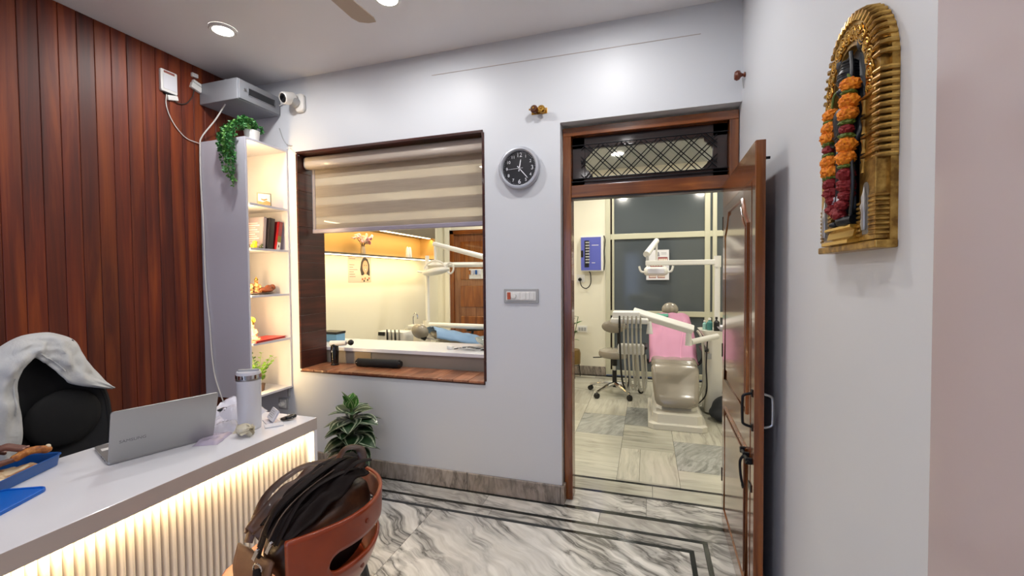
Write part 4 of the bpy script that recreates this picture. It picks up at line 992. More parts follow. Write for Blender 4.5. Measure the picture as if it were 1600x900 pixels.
# fourth shelf: figurine with yellow halo and red folder
z = SHZ[1]
r = thing('red_booklet', 'flat red folder lying on the fourth shelf of the lit unit', 'booklet', (-2.83, 2.54, z), .12)
MB().box((-.085, -.15, 0), (.095, .155, .004)).build('cover', mat('red_card', 'c4201e', .35), r, smooth=0, bevel=.001)
MB().box((-.08, -.145, .004), (.09, .15, .012)).build('pages', mat('red_pages', 'a8352c', .6), r, smooth=0)
MB().box((-.085, -.15, .012), (.095, .155, .016)).build('cover', mat('red_card2', 'cf2a24', .35), r, smooth=0, bevel=.001)
r = fig('small pink seated figurine with a yellow halo on the fourth shelf', (-2.83, 2.465, z+.0175), .125, -.7, mat('figurine_pink', 'b98a78', .45))
MB().lathe([(.001, -.003), (.024, -.003), (.026, 0), (.024, .003), (.001, .003)], 20, M=Matrix.Translation((-.018, 0, .142)) @ Matrix.Rotation(PI/2, 4, 'Y')).build('halo', M['yel'], r)
MB().prism(rrect(.09, .11, .012, 4), 0, .006, XY()).build('base', mat('figurine_base', 'c9a98a', .5), r, smooth=0)
# fifth shelf: fern
M['fern'] = mat('fern_leaf', '7fae38', .45); M['fern2'] = mat('fern_leaf_dark', '3d6e28', .45)
z = SHZ[0]
r = thing('potted_fern', 'small bright green fern in a dark pot on the lowest lit shelf', 'plant', (-2.835, 2.52, z))
MB().lathe([(.028, 0), (.036, .004), (.042, .055), (.038, .055), (.001, .05)], 24).build('pot', mat('pot_brown', '4a352a', .5), r)
rn = random.Random(11)
for k in range(15):
    a = rn.uniform(0, 6.28); tl_ = rn.uniform(.15, .8); ln_ = rn.uniform(.17, .27)
    pts = [Vector((math.cos(a)*ln_*math.sin(tl_*t/6)*.9*t/6, math.sin(a)*ln_*math.sin(tl_*t/6)*.75*t/6, .05+ln_*t/6*(1-.25*tl_*t/6))) for t in range(7)]
    b = MB().tube(pts, .0016, 5)
    for i in range(1, 7):
        for sgn in (-1, 1):
            p = pts[i]; out = Vector((-math.sin(a)*sgn+math.cos(a)*.4, math.cos(a)*sgn+math.sin(a)*.4, .45)).normalized(); l_ = .055*(1.15-i/8); n2 = out.cross(Vector((math.cos(a), math.sin(a), 0))).normalized()
            w2 = out.cross(n2).normalized()*.013
            b.add([p, p+out*l_*.5+w2, p+out*l_, p+out*l_*.5-w2], [(0, 1, 2, 3)])
    f_ = b.build('frond', M['fern'] if k % 3 else M['fern2'], r, smooth=0)
    for v in f_.data.vertices: v.co.x = max(min(v.co.x, .095), -.3); v.co.y = max(min(v.co.y, .19), -.142)

# ---- trailing plant on top of the shelf
M['trail'] = mat('trail_leaf', '3a7a3c', .5); M['trail2'] = mat('trail_leaf_light', '6aa04e', .5)
tx, ty, tz = -2.80, 2.43, SZ1
r = thing('trailing_plant', 'green trailing artificial plant in a white pot on the shelf top', 'plant', (tx, ty, tz))
MB().lathe([(.038, 0), (.045, .004), (.052, .07), (.054, .08), (.048, .08), (.001, .07)], 24, (.0, .05, 0)).build('pot', M['plastic_w'], r)
rn = random.Random(4)
for k in range(34):
    hang = k < 17
    a0 = rn.uniform(-2.2, -.55) if hang else rn.uniform(-PI, PI)
    rad = rn.uniform(.07, .11) if hang else rn.uniform(.03, .09)
    drop = rn.uniform(.08, .36) if hang else 0
    if hang and rn.random() < .35: drop *= .5
    p0 = Vector((0, .05, .075)); p1 = Vector((math.cos(a0)*rad*.6, .05+math.sin(a0)*rad*.8, .12+rn.uniform(0, .04))); p2 = Vector((math.cos(a0)*rad, .03+math.sin(a0)*rad*1.1, .085))
    if hang:
        xo = rn.uniform(-.13, .045)
        p2 = Vector((xo*.8, -.09-rn.uniform(.0, .02), .06)); p3 = Vector((xo*1.0, -.105-rn.uniform(0, .03), -drop*.5)); p4 = Vector((xo*.7+.01, -.10-rn.uniform(0, .025), -drop))
        path = spl([p0, p1, p2, p3, p4], 7)
    else: path = spl([p0, p1, p2], 6)
    b = MB().tube(path, .0014, 4)
    for i in range(3, len(path)):
        for q in range(4):
            d_ = Vector((rn.uniform(-1, 1), rn.uniform(-1, .6), rn.uniform(-.6, .8))).normalized(); l_ = rn.uniform(.014, .026); s2 = d_.orthogonal().normalized()*l_*.34
            n2 = d_.cross(s2).normalized()*l_*.12
            p = path[i]; b.add([p, p+d_*l_*.5+s2+n2, p+d_*l_, p+d_*l_*.5-s2+n2], [(0, 1, 2, 3)])
    for v in b.v:
        if v.z < .0: v.y = min(v.y, SY0-ty-.004)
        if v.z < 0.002 and v.y > SY0-ty-.002: v.z = .002
        v.y = min(v.y, .25)
    tag(b.build('vine', M['trail'] if k % 3 else M['trail2'], r, smooth=0), kind='stuff')

# ---- DVR cabinet, CCTV camera
M['dvr'] = mat('dvr_grey', '8f9298', .45, .2); M['dvr_d'] = mat('dvr_window', '2b2d30', .2)
vx0, vx1, vy0, vy1, vz0, vz1 = XL+.002, -2.80, 2.368, 2.736, 2.795, 2.945
r = thing('recorder_cabinet', 'grey metal wall cabinet for the camera recorder above the shelf', 'cabinet', ((vx0+vx1)/2, (vy0+vy1)/2, vz0))
P(MB().box((vx0, vy0, vz0), (vx1, vy1, vz1)), 'case', M['dvr'], r, smooth=0, bevel=.004)
dr = P(MB().box((vx1, vy0+.006, vz0+.006), (vx1+.012, vy1-.004, vz1-.006)), 'door', M['dvr'], r, smooth=0, bevel=.003)
P(MB().box((vx1+.0115, vy0+.085, vz0+.055), (vx1+.0135, vy1-.06, vz0+.10)), 'door_window', M['dvr_d'], dr, smooth=0)
P(MB().tube([(vx1+.0128, y_, z_) for y_, z_ in ((vy0+.08, vz0+.05), (vy1-.055, vz0+.05), (vy1-.055, vz0+.105), (vy0+.08, vz0+.105))], .004, 6, closed=True), 'window_trim', M['dvr'], dr)
P(MB().cyl((vx1+.01, vy0+.05, vz0+.078), (vx1+.02, vy0+.05, vz0+.078), .009, n=14), 'lock', M['steel'], dr)
r = thing('power_adapter', 'white plug adapter lying on top of the recorder cabinet', 'adapter', (-3.0, 2.45, vz1))
MB().box((-.1, -.02, 0), (.05, .02, .032)).xf(Matrix.Rotation(-.4, 4, 'Z')).build('adapter_body', M['plastic_w'], r, smooth=0, bevel=.005)
r = thing('security_camera', 'white wall-mounted turret security camera near the ceiling corner', 'camera', (-2.60, YB, 2.872))
MB().prism(rrect(.085, .14, .03, 6, .02, -.005), 0, -.03, XZ).build('wall_bracket', M['plastic_w'], r, smooth=40, bevel=.008)
MB().tube([(.0, -.02, -.01), (-.02, -.07, .01)], .036, 16).build('swivel', M['plastic_g'], r)
hd = Vector((-.12, -.92, -.30)).normalized(); q = hd.to_track_quat('Z', 'Y').to_matrix().to_4x4()
HMx = Matrix.Translation((-.03, -.085, .012)) @ q
MB().lathe([(.03, -.055), (.045, -.045), (.047, .03), (.044, .045), (.036, .05), (.034, .043), (.001, .043)], 28, M=HMx).build('head', M['plastic_w'], r)
MB().lathe([(.033, .044), (.030, .0475), (.018, .049), (.001, .0495)], 24, M=HMx).build('lens_window', M['blackgl'], r)
def cable(name, label, pts, rad, m, n=8):
    o = MB().tube(spl(pts, n), rad, 6).build(name, m); return tag(o, label, 'cable')
M['cablew'] = mat('cable_white', 'd8d5cf', .5); M['cabled'] = mat('cable_dark', '3a2c26', .5)
cable('camera_cable', 'thin white cable from the recorder cabinet to the security camera', [(vx1-.01, 2.731, 2.87), (-2.74, 2.722, 2.888), (-2.68, 2.71, 2.885), (-2.64, 2.70, 2.88)], .004, M['cablew'])
# ---- modem and junction boxes on the wood wall
r = thing('modem_box', 'white square modem box mounted on the wood wall', 'modem', (XL, 2.145, 2.865))
MB().prism(rrect(.108, .15, .008, 4), 0, .022, YZ).build('case', M['plastic_w'], r, smooth=0, bevel=.004)
MB().prism(rrect(.086, .10, .005, 3, .004, -.006), .022, .0245, YZ).build('front_cover', M['card'], r, smooth=0, bevel=.001)
MB().box((.0222, -.035, .052), (.0235, .035, .066)).build('red_strip', mat('modem_red', '9a5a52', .5), r, smooth=0)
MB().box((0, -.03, -.085), (.018, .04, -.078)).build('bottom_bracket', M['black'], r, smooth=0)
r = thing('cable_joint_box', 'small white cable joint taped under the modem', 'connector', (XL, 2.155, 2.765))
MB().box((0, -.02, -.02), (.02, .05, .014)).xf(Matrix.Rotation(.25, 4, 'X')).build('joint_body', M['plastic_w'], r, smooth=0, bevel=.004)
r = thing('junction_box', 'white surface socket box on the wood wall beside the recorder cabinet', 'socket', (XL, 2.335, 2.915))
MB().box((0, -.035, -.03), (.026, .04, .012)).xf(Matrix.Rotation(-.28, 4, 'X')).build('box_body', M['plastic_w'], r, smooth=0, bevel=.003)
MB().box((0.0, -.03, .016), (.024, .038, .036)).xf(Matrix.Rotation(-.28, 4, 'X')).build('box_cover', M['plastic_w'], r, smooth=0, bevel=.003)
r = thing('junction_box', 'tiny white clip box just under the ceiling on the wood wall', 'socket', (XL, 2.33, 2.992))
MB().box((0, -.022, -.014), (.02, .022, .014)).build('box_body', M['plastic_w'], r, smooth=0, bevel=.003); MB().box((.02, -.012, -.006), (.022, .012, .006)).build('box_cover', M['card'], r, smooth=0)
w_ = XL+.008
cable('modem_cable', 'dark cable running from the modem to the junction box', [(w_, 2.15, 2.785), (w_+.002, 2.2, 2.745), (w_, 2.265, 2.765), (w_, 2.31, 2.83), (w_, 2.325, 2.885)], .004, M['cabled'])
cable('fibre_cable', 'thin white cable looping from the modem down to the shelf', [(w_, 2.135, 2.79), (w_, 2.13, 2.70), (w_, 2.17, 2.60), (w_, 2.25, 2.52), (w_+.002, 2.335, 2.505), (w_+.012, 2.348, 2.506)], .003, M['cablew'])
cable('shelf_power_cable', 'white power cable hanging down beside the tall corner shelf', [(-2.98, 2.42, 2.796), (-3.06, 2.40, 2.68), (-3.13, 2.35, 2.55), (-3.145, 2.345, 2.47), (-3.15, 2.347, 2.2), (-3.135, 2.346, 1.9), (-3.13, 2.346, 1.5), (-3.10, 2.346, 1.15), (-3.085, 2.346, .92), (-3.06, 2.35, .75), (-3.0, 2.36, .58), (-2.97, 2.4, .4), (-3.0, 2.5, .03)], .005, M['cablew'])
cable('light_cable', 'short grey cable on the back wall behind the shelf top', [(-2.80, 2.733, 2.70), (-2.77, 2.734, 2.62), (-2.73, 2.735, 2.565), (-2.68, 2.735, 2.55)], .0035, M['plastic_g'])
cable('blind_cable', 'thin pale wire from the shelf top to the window blind', [(-2.735, 2.725, 2.53), (-2.70, 2.734, 2.535), (-2.65, 2.736, 2.49), (-2.625, 2.75, 2.468)], .002, M['cablew'])
# ---- socket below the shelf
r = thing('power_socket', 'small square wall socket with plug below the lit shelf', 'socket', (-2.822, YB, .480))
MB().prism(rrect(.095, .095, .006, 4), 0, -.012, XZ).build('plate', M['plastic_g'], r, smooth=0, bevel=.003)
MB().prism(rrect(.065, .065, .004, 4), -.012, -.015, XZ).build('insert', M['plastic_w'], r, smooth=0)
MB().lathe([(.02, 0), (.018, .03), (.008, .034), (.006, .045)], 16, M=Matrix.Translation((0, -.014, 0)) @ RM).build('plug', M['plastic_w'], r)
tag(MB().box((-2.775, YB-.014, .54), (-2.755, YB-.001, .618)).build('conduit', M['plastic_g'], smooth=0, bevel=.002), 'short vertical conduit under the lit shelf on the wall', 'conduit')

# ---- roller blind
M['sheer'] = mat('blind_sheer', 'e0d6c8', .8, alpha=.34); M['band'] = mat('blind_band', 'cfc4b4', .7)
v_ = coords(M['band'], (6, 6, 90), rnd=True); L(M['band'], ramp(M['band'], [(.35, 'c2b6a6'), (.65, 'd8cdbd')], ntex(M['band'], v_, 1, 4)), bsdf(M['band']).inputs['Base Color'])
bsdf(M['band']).inputs['Transmission Weight'].default_value = .0
def translucent(m, amt):
    nt = m.node_tree; b = bsdf(m); t = N(m, 'ShaderNodeBsdfTranslucent'); mx = N(m, 'ShaderNodeMixShader'); out = [n_ for n_ in nt.nodes if n_.type == 'OUTPUT_MATERIAL'][0]
    t.inputs[0].default_value = b.inputs['Base Color'].default_value
    mx.inputs[0].default_value = amt; L(m, b.outputs[0], mx.inputs[1]); L(m, t.outputs[0], mx.inputs[2]); L(m, mx.outputs[0], out.inputs[0])
translucent(M['band'], .6); translucent(M['sheer'], .4)
bl0, bl1, by = WX0+.012, WX1-.012, 2.855
r = thing('roller_blind', 'half-lowered beige zebra roller blind in the window opening', 'blind', ((bl0+bl1)/2, by, WZ1))
cas = mat('blind_cassette', 'b8aca0', .18, coat=.4)
P(MB().prism(rrect(.085, .10, .03, 6, by-.02, 2.425), bl0, bl1, lambda a, c, h: Vector((h, a, c))), 'cassette', cas, r, smooth=40)
zt0, zb0 = 2.40, 1.895; per = .155
fl0, fl1 = bl0+.055, bl1-.002
k = 0; zc = zt0
while zc > zb0+.01:
    z1_ = max(zc-.092, zb0); P(MB().box((fl0, by-.001, z1_), (fl1, by+.0005, zc)), 'fabric_band', M['band'], r, smooth=0)
    if z1_ > zb0+.005:
        z2_ = max(z1_-(per-.092), zb0); P(MB().box((fl0, by-.001, z2_+.0001), (fl1, by+.0002, z1_-.0001)), 'sheer_band', M['sheer'], r, smooth=0)
    zc -= per
zc = zt0+.004
while zc > zb0+.01:
    z1_ = max(zc-.088, zb0); P(MB().box((fl0, by+.022, z1_), (fl1, by+.0235, zc)), 'rear_fabric_band', M['band'], r, smooth=0)
    zc -= per
P(MB().prism(rrect(.03, .034, .006, 3, by+.008, 1.880), fl0-.03, fl1, lambda a, c, h: Vector((h, a, c))), 'bottom_rail', mat('blind_rail', 'a9a2b0', .3, .3), r, smooth=0)
P(MB().box((fl0-.03, by-.004, 1.88), (fl0-.002, by+.004, 2.38)), 'side_strip', mat('blind_side', '8d8891', .5), r, smooth=0)
# ---- things on the window sill
r = thing('massage_gun', 'black handheld massage gun standing upright on the wooden sill', 'massage gun', (-2.475, 2.93, WZ0))
MB().lathe([(.03, 0), (.034, .003), (.034, .006), (.028, .012), (.03, .03), (.033, .12), (.03, .16), (.02, .178), (.001, .18)], 28).build('handle', M['blackgl'], r)
MB().tube([(-.035, -.005, .178), (.10, .02, .186)], [.024, .02], 18).build('motor_body', M['plastic_w'], r)
MB().tube([(.09, .018, .186), (.125, .024, .188)], .008, 10).build('piston', M['steel'], r)
MB().sph((.14, .027, .189), .024, 18, 12).build('ball_head', M['black'], r)
MB().box((-.006, -.0345, .11), (.006, -.031, .125)).build('button', M['plastic_g'], r, smooth=0, bevel=.001)
r = thing('soundbar_speaker', 'black cylindrical bar speaker lying on the wooden sill', 'speaker', (-2.06, 2.945, WZ0), math.radians(3))
MB().tube([(-.2, 0, .034), (-.195, 0, .034), (-.185, 0, .034), (.185, 0, .034), (.195, 0, .034), (.2, 0, .034)], [.018, .028, .033, .033, .028, .018], 24).build('fabric_tube', mat('speaker_cloth', '121214', .8), r)
for s_ in (-1, 1): MB().tube([(s_*.186, 0, .034), (s_*.2015, 0, .034)], [.0335, .024], 24).build('end_cap', M['blackgl'], r)
for s_ in (-.12, .12): MB().box((s_-.02, -.014, .0005), (s_+.02, .014, .006)).build('foot', M['black'], r, smooth=0)
MB().box((-.19, -.0345, .036), (-.178, -.0315, .042)).build('badge', M['steel'], r, smooth=0)

# ---- carved arch wall sculpture with black standing figure and garland
AX, AY, AZ = XR, 1.297, 1.560      # wall plane, centre y, base z
r = thing('arch_sculpture', 'gold arched wall shrine with a black standing figure in relief', 'sculpture', (AX, AY, AZ), -PI/2)
# local x = viewer's right, -y = out of the wall
HW, HT, DP = .16, .585, .034
def arch(w, h0, ht, n=24, y=None):   # outline of an arch of half width w from z=h0 up to ht
    zc_ = ht-w*1.15
    return [(-w, h0)]+[(-w*math.cos(PI*k/n), zc_+w*1.15*math.sin(PI*k/n)) for k in range(n+1)]+[(w, h0)]
MB().prism(arch(HW, .0, HT), 0, -.014, XZ).build('back_plate', M['gold'], r, smooth=0)
MB().prism(arch(HW-.078, .055, HT-.085), -.0142, -.0155, XZ).build('niche_back', M['stone'], r, smooth=0)
# arch band
o_ = arch(HW-.012, .11, HT-.015); i_ = arch(HW-.072, .11, HT-.080)
n_ = len(o_)
b = MB(); rings = []
for yy in (-.02, -DP): rings.append((yy,))
vs = [Vector((x, -.012, z)) for x, z in o_]+[Vector((x, -.030, z)) for x, z in o_]+[Vector((x, -.033, z)) for x, z in i_]+[Vector((x, -.012, z)) for x, z in i_]
fs = []
for i in range(n_-1):
    for q in range(3): fs.append((q*n_+i, q*n_+i+1, (q+1)*n_+i+1, (q+1)*n_+i))
b.add(vs, fs).build('arch_band', M['gold'], r, smooth=30)
# ribs round the outside of the arch
rb = MB().tube([(-.002, -.002, 0), (-.002, -.02, 0), (-.006, -.031, 0), (-.024, -.037, 0)], [.0064, .0064, .006, .004], 8).build('rib', M['gold'], r)
first = True
def put_rib(x, z, a):
    global first
    if first: rb.location = (x, 0, z); rb.rotation_euler = (0, a, 0); first = False
    else: inst(rb, 'rib', (x, 0, z), r, (0, a, 0))
zc_ = HT-HW*1.15
z = .20
while z < zc_:
    put_rib(HW, z, 0); put_rib(-HW, z, PI); z += .0155
for k in range(1, 26):
    a = PI*k/26; put_rib(HW*math.cos(a), zc_+HW*1.15*math.sin(a), -a)
# swirl medallions along the arch
md = MB()
for q in range(22):
    pass
pts = [((.004+.0009*q)*math.cos(q*.75), -.035-.0005*(q % 3), (.004+.0009*q)*math.sin(q*.75)) for q in range(20)]
md = MB().tube(pts, .0026, 6).sph((0, -.034, 0), .0045, 8, 6).build('medallion', M['brass'], r)
first = True
for k in range(0, 15):
    a = PI*(-.08+1.16*k/14); x, z = (HW-.048)*math.cos(a), zc_+(HW*1.15-.05)*math.sin(a)
    if a < 0 or a > PI: x = (HW-.048)*(1 if a < 0 else -1); z = zc_-.035
    if first: md.location = (x, 0, z); first = False
    else: inst(md, 'medallion', (x, 0, z), r, (0, a, 0))
# side pillars
for s_ in (-1, 1):
    xc = s_*(HW-.046)
    MB().box((xc-.028, -.034, .02), (xc+.028, -.012, .36)).build('pillar', M['gold'], r, smooth=0, bevel=.002)
    for z in (.21, .255, .30, .345):
        MB().box((xc-.036, -.039, z), (xc+.030, -.012, z+.007)).build('cornice', M['gold'], r, smooth=0, bevel=.002)
        for q in range(3): MB().tube([(xc+.004, -.035, z+.014+q*.0075), (xc+.030, -.035, z+.014+q*.0075)], .0035, 6).build('pillar_ring', M['gold'], r)
        MB().lathe([(.006, 0), (.004, .01), (.005, .025), (.007, .032)], 10, (xc-.022, -.036, z-.036)).build('colonnette', M['gold'], r)
    # lower shrine box with little arched niche
    MB().box((xc-.038, -.038, .016), (xc+.036, -.01, .2)).build('shrine_block', M['gold'], r, smooth=0, bevel=.002)
    MB().prism([(x+xc-.004, z) for x, z in arch(.014, .03, .150, 10)], -.0382, -.0392, XZ).build('niche_panel', mat('niche_grey', '6f685f', .5), r, smooth=0)
    b = MB().lathe([(.004, 0), (.006, .012), (.005, .04), (.008, .055), (.005, .062), (.006, .075), (.003, .085), (.0005, .1)], 10, (xc-.004, -.042, .04)); b.build('niche_figure', mat('silver_fig', 'b5b2ac', .35, .6), r)
    for q in range(9): MB().tube([(xc+s_*.016, -.039, .03+q*.0105), (xc+s_*.038, -.037, .03+q*.0105), (xc+s_*.040, -.01, .03+q*.0105)], .0042, 6).build('block_ring', M['gold'], r)
    for q in range(8): MB().tube([(xc-s_*.040, -.039, .03+q*.0105), (xc-s_*.020, -.039, .03+q*.0105)], .0042, 6).build('block_ring', M['gold'], r)
MB().box((-HW-.004, -.042, -.004), (HW+.004, 0, .014)).build('base_board', M['gold'], r, smooth=0, bevel=.003)
MB().loft([[Vector((x, y, z)) for x, y in ((-w_, -d_), (w_, -d_), (w_, -.012), (-w_, -.012))] for w_, d_, z in ((.078, .062, .014), (.078, .062, .022), (.076, .05, .03), (.075, .046, .046), (.077, .056, .052), (.077, .056, .058))]).build('pedestal', mat('gold_bright', 'c9a24e', .22, .9), r, smooth=20)
# standing figure as one body
b = MB(); F0 = .058; yq = -.032
def cp(p, q, r0, r1): b.tube([p, q], [r0, r1], 12); b.sph(p, r0, 12, 8); b.sph(q, r1, 12, 8)
for s_ in (-1, 1):
    cp((s_*.018, yq, F0+.012), (s_*.017, yq, F0+.085), .012, .014); cp((s_*.017, yq, F0+.085), (s_*.016, yq, F0+.18), .014, .021)
    b.sph((s_*.022, yq-.012, F0+.008), (.012, .022, .009), 12, 8)
b.sph((0, yq, F0+.19), (.036, .022, .03)); cp((0, yq, F0+.2), (0, yq, F0+.275), .028, .034); b.sph((0, yq, F0+.285), (.048, .02, .022))
cp((0, yq, F0+.29), (0, yq, F0+.32), .013, .012); b.sph((0, yq-.002, F0+.342), (.022, .021, .027)); b.sph((0, yq-.024, F0+.340), (.004, .005, .007))
for s_ in (-1, 1): b.sph((s_*.022, yq, F0+.34), (.005, .006, .011))
cp((-.048, yq, F0+.285), (-.063, yq-.005, F0+.225), .013, .011); cp((-.063, yq-.005, F0+.225), (-.05, yq-.022, F0+.27), .011, .009)
cp((.048, yq, F0+.285), (.066, yq, F0+.225), .013, .011); cp((.066, yq, F0+.225), (.062, yq-.018, F0+.18), .011, .009)
for hx, hz in ((-.047, .28), (.061, .17)):
    for q in range(4): cp((hx-.008+q*.005, yq-.024, F0+hz), (hx-.008+q*.005, yq-.03, F0+hz+.013-.002*abs(q-1.5)), .0032, .0026)
    cp((hx+.012, yq-.022, F0+hz-.004), (hx+.014, yq-.03, F0+hz+.004), .0034, .0028)
fg = b.build('figure', M['stone'], r, remesh=.0028, soft=3)
MB().lathe([(.022, 0), (.026, .008), (.024, .02), (.026, .026), (.019, .04), (.014, .055), (.004, .066), (.0005, .072)], 18, (0, yq, F0+.357)).build('crown', M['stone'], fg)
for q in range(6): MB().lathe([(.0255-.002*q, 0), (.028-.002*q, .003), (.0255-.002*q, .006)], 16, (0, yq, F0+.365+q*.009), cap=False).build('crown_ring', M['stone'], fg)
# pleated lower garment
def dh(u, v):
    a = PI*(u*1.1-.05); w2 = .038+.012*(1-v); return Vector((-w2*math.cos(a), yq-(.022+.004*math.sin(u*40))*math.sin(max(0, min(PI, a))), F0+.03+.165*v))
MB().grid(dh, 40, 8).build('garment', M['stone'], fg, solid=.003)
for q in range(3): MB().tube([((.03+.006*q)*math.cos(PI+PI*t/14), yq-.026-.002*q, F0+.28-(.035+.02*q)*math.sin(PI*t/14)) for t in range(15)], .0032, 6).build('necklace', M['stone'], fg)
for q in range(2): MB().tube([((.034)*math.cos(2*PI*t/20), yq+.024*math.sin(2*PI*t/20), F0+.195+.008*q) for t in range(20)], .0035, 6, closed=True).build('belt', M['stone'], fg)
# bow
MB().tube(spl([(.045, yq-.014, F0+.42), (.062, yq-.018, F0+.36), (.05, yq-.022, F0+.30), (.066, yq-.022, F0+.20), (.078, yq-.02, F0+.10), (.055, yq-.016, F0+.0)], 6), [.0045]*31, 8).build('bow', M['stone'], r)
MB().tube([(.066, yq+.008, F0+.0), (.062, yq+.008, F0+.16), (.066, yq+.008, F0+.3), (.052, yq+.008, F0+.41)], [.010, .009, .010, .008], 8).build('side_scarf', M['stone'], r)
for s_ in (-1, 1): MB().sph((s_*.06, yq+.004, F0+.435), (.02, .01, .024)).build('halo_carving', M['stone'], r)
MB().tube([(.065, yq-.012, F0+.012), (.03, yq-.03, F0+.010)], [.013, .011], 12).build('scroll', M['stone'], r)
# garland
M['mari'] = mat('marigold_orange', 'e07c10', .7); M['maroon'] = mat('maroon_petals', '7d1017', .7); M['gleaf'] = mat('garland_green', '5a6d22', .6)
v_ = coords(M['mari'], rnd=False); f_ = ntex(M['mari'], v_, 150, 3); L(M['mari'], ramp(M['mari'], [(.3, 'b85205'), (.5, 'e8820f'), (.75, 'f8a526')], f_), bsdf(M['mari']).inputs['Base Color'])
g = thing('flower_garland', 'orange and maroon flower garland hanging on the black figure', 'garland', (AX, AY, AZ), -PI/2)
def ruff(rad, h, m, nm, seed):
    b = MB().sph((0, 0, 0), (rad, rad, h*.62), 30, 14)
    for q in b.v:
        k = 1+.34*nz((q.x*170+seed*3, q.y*170, q.z*230))+.16*nz((q.x*420, q.y*420+seed, q.z*420)); q.x *= k; q.y *= k; q.z *= 1+.25*nz((q.x*150, q.y*150, seed))
    return b.build(nm, m, g, smooth=30)
def gpath(s_, t):   # t 0..1 from shoulder to bottom
    return Vector((s_*(.054-.018*t*t)+.016, -.055-.006*math.sin(PI*t), .385-.265*t))
seq = [('o', .023, .018), ('g', .018, .007), ('o', .023, .02), ('o', .023, .019), ('g', .018, .008), ('m', .017, .014), ('g', .018, .008), ('o', .023, .02), ('o', .023, .02), ('g', .018, .007), ('r', .021, .018), ('r', .022, .018), ('r', .019, .014)]
tot = sum(q[2] for q in seq); GK = .265/tot
srcs = {}
for s_, dz in ((-1, -.02), (1, .018)):
    acc = 0
    for k, (c, rad, h) in enumerate(seq):
        t = (acc+h/2)/tot; acc += h; p = gpath(s_, t)+Vector((0, 0, dz*(1-t)))
        key_ = (c, rad, h); m = {'o': M['mari'], 'g': M['gleaf'], 'm': M['maroon'], 'r': M['maroon']}[c]; nm = {'o': 'marigold', 'g': 'leaf_ring', 'm': 'petal_ring', 'r': 'petal_ring'}[c]
        if key_ not in srcs: o = ruff(rad*.88, h*1.15*GK, m, nm, k); srcs[key_] = o; o.location = p; o.rotation_euler = (.05, .08*s_, k)
        else: inst(srcs[key_], nm, p, g, (.05, .08*s_, k*1.3+s_))
    MB().tube([gpath(s_, t/8)+Vector((0, 0, dz*(1-t/8))) for t in range(9)], .004, 6).build('string', M['gleaf'], g)
MB().tube(spl([gpath(-1, 0)+Vector((0, 0, -.02)), (-.025, -.055, .40), (-.01, -.045, .41), (.03, -.045, .42), (.055, -.055, .42), gpath(1, 0)+Vector((0, 0, .018))], 5), .003, 6).build('string', M['gleaf'], g)
for x, z in ((-.03, .105), (.0, .092), (.03, .110), (.016, .085)):
    MB().tube([(x*.6+.014, -.058, .135), (x+.014, -.06, z+.01)], .003, 6).build('tassel_string', M['card'], g); inst(srcs[('m', .017, .014)], 'tassel_flower', (x+.014, -.06, z), g, (.2, 0, x*40))
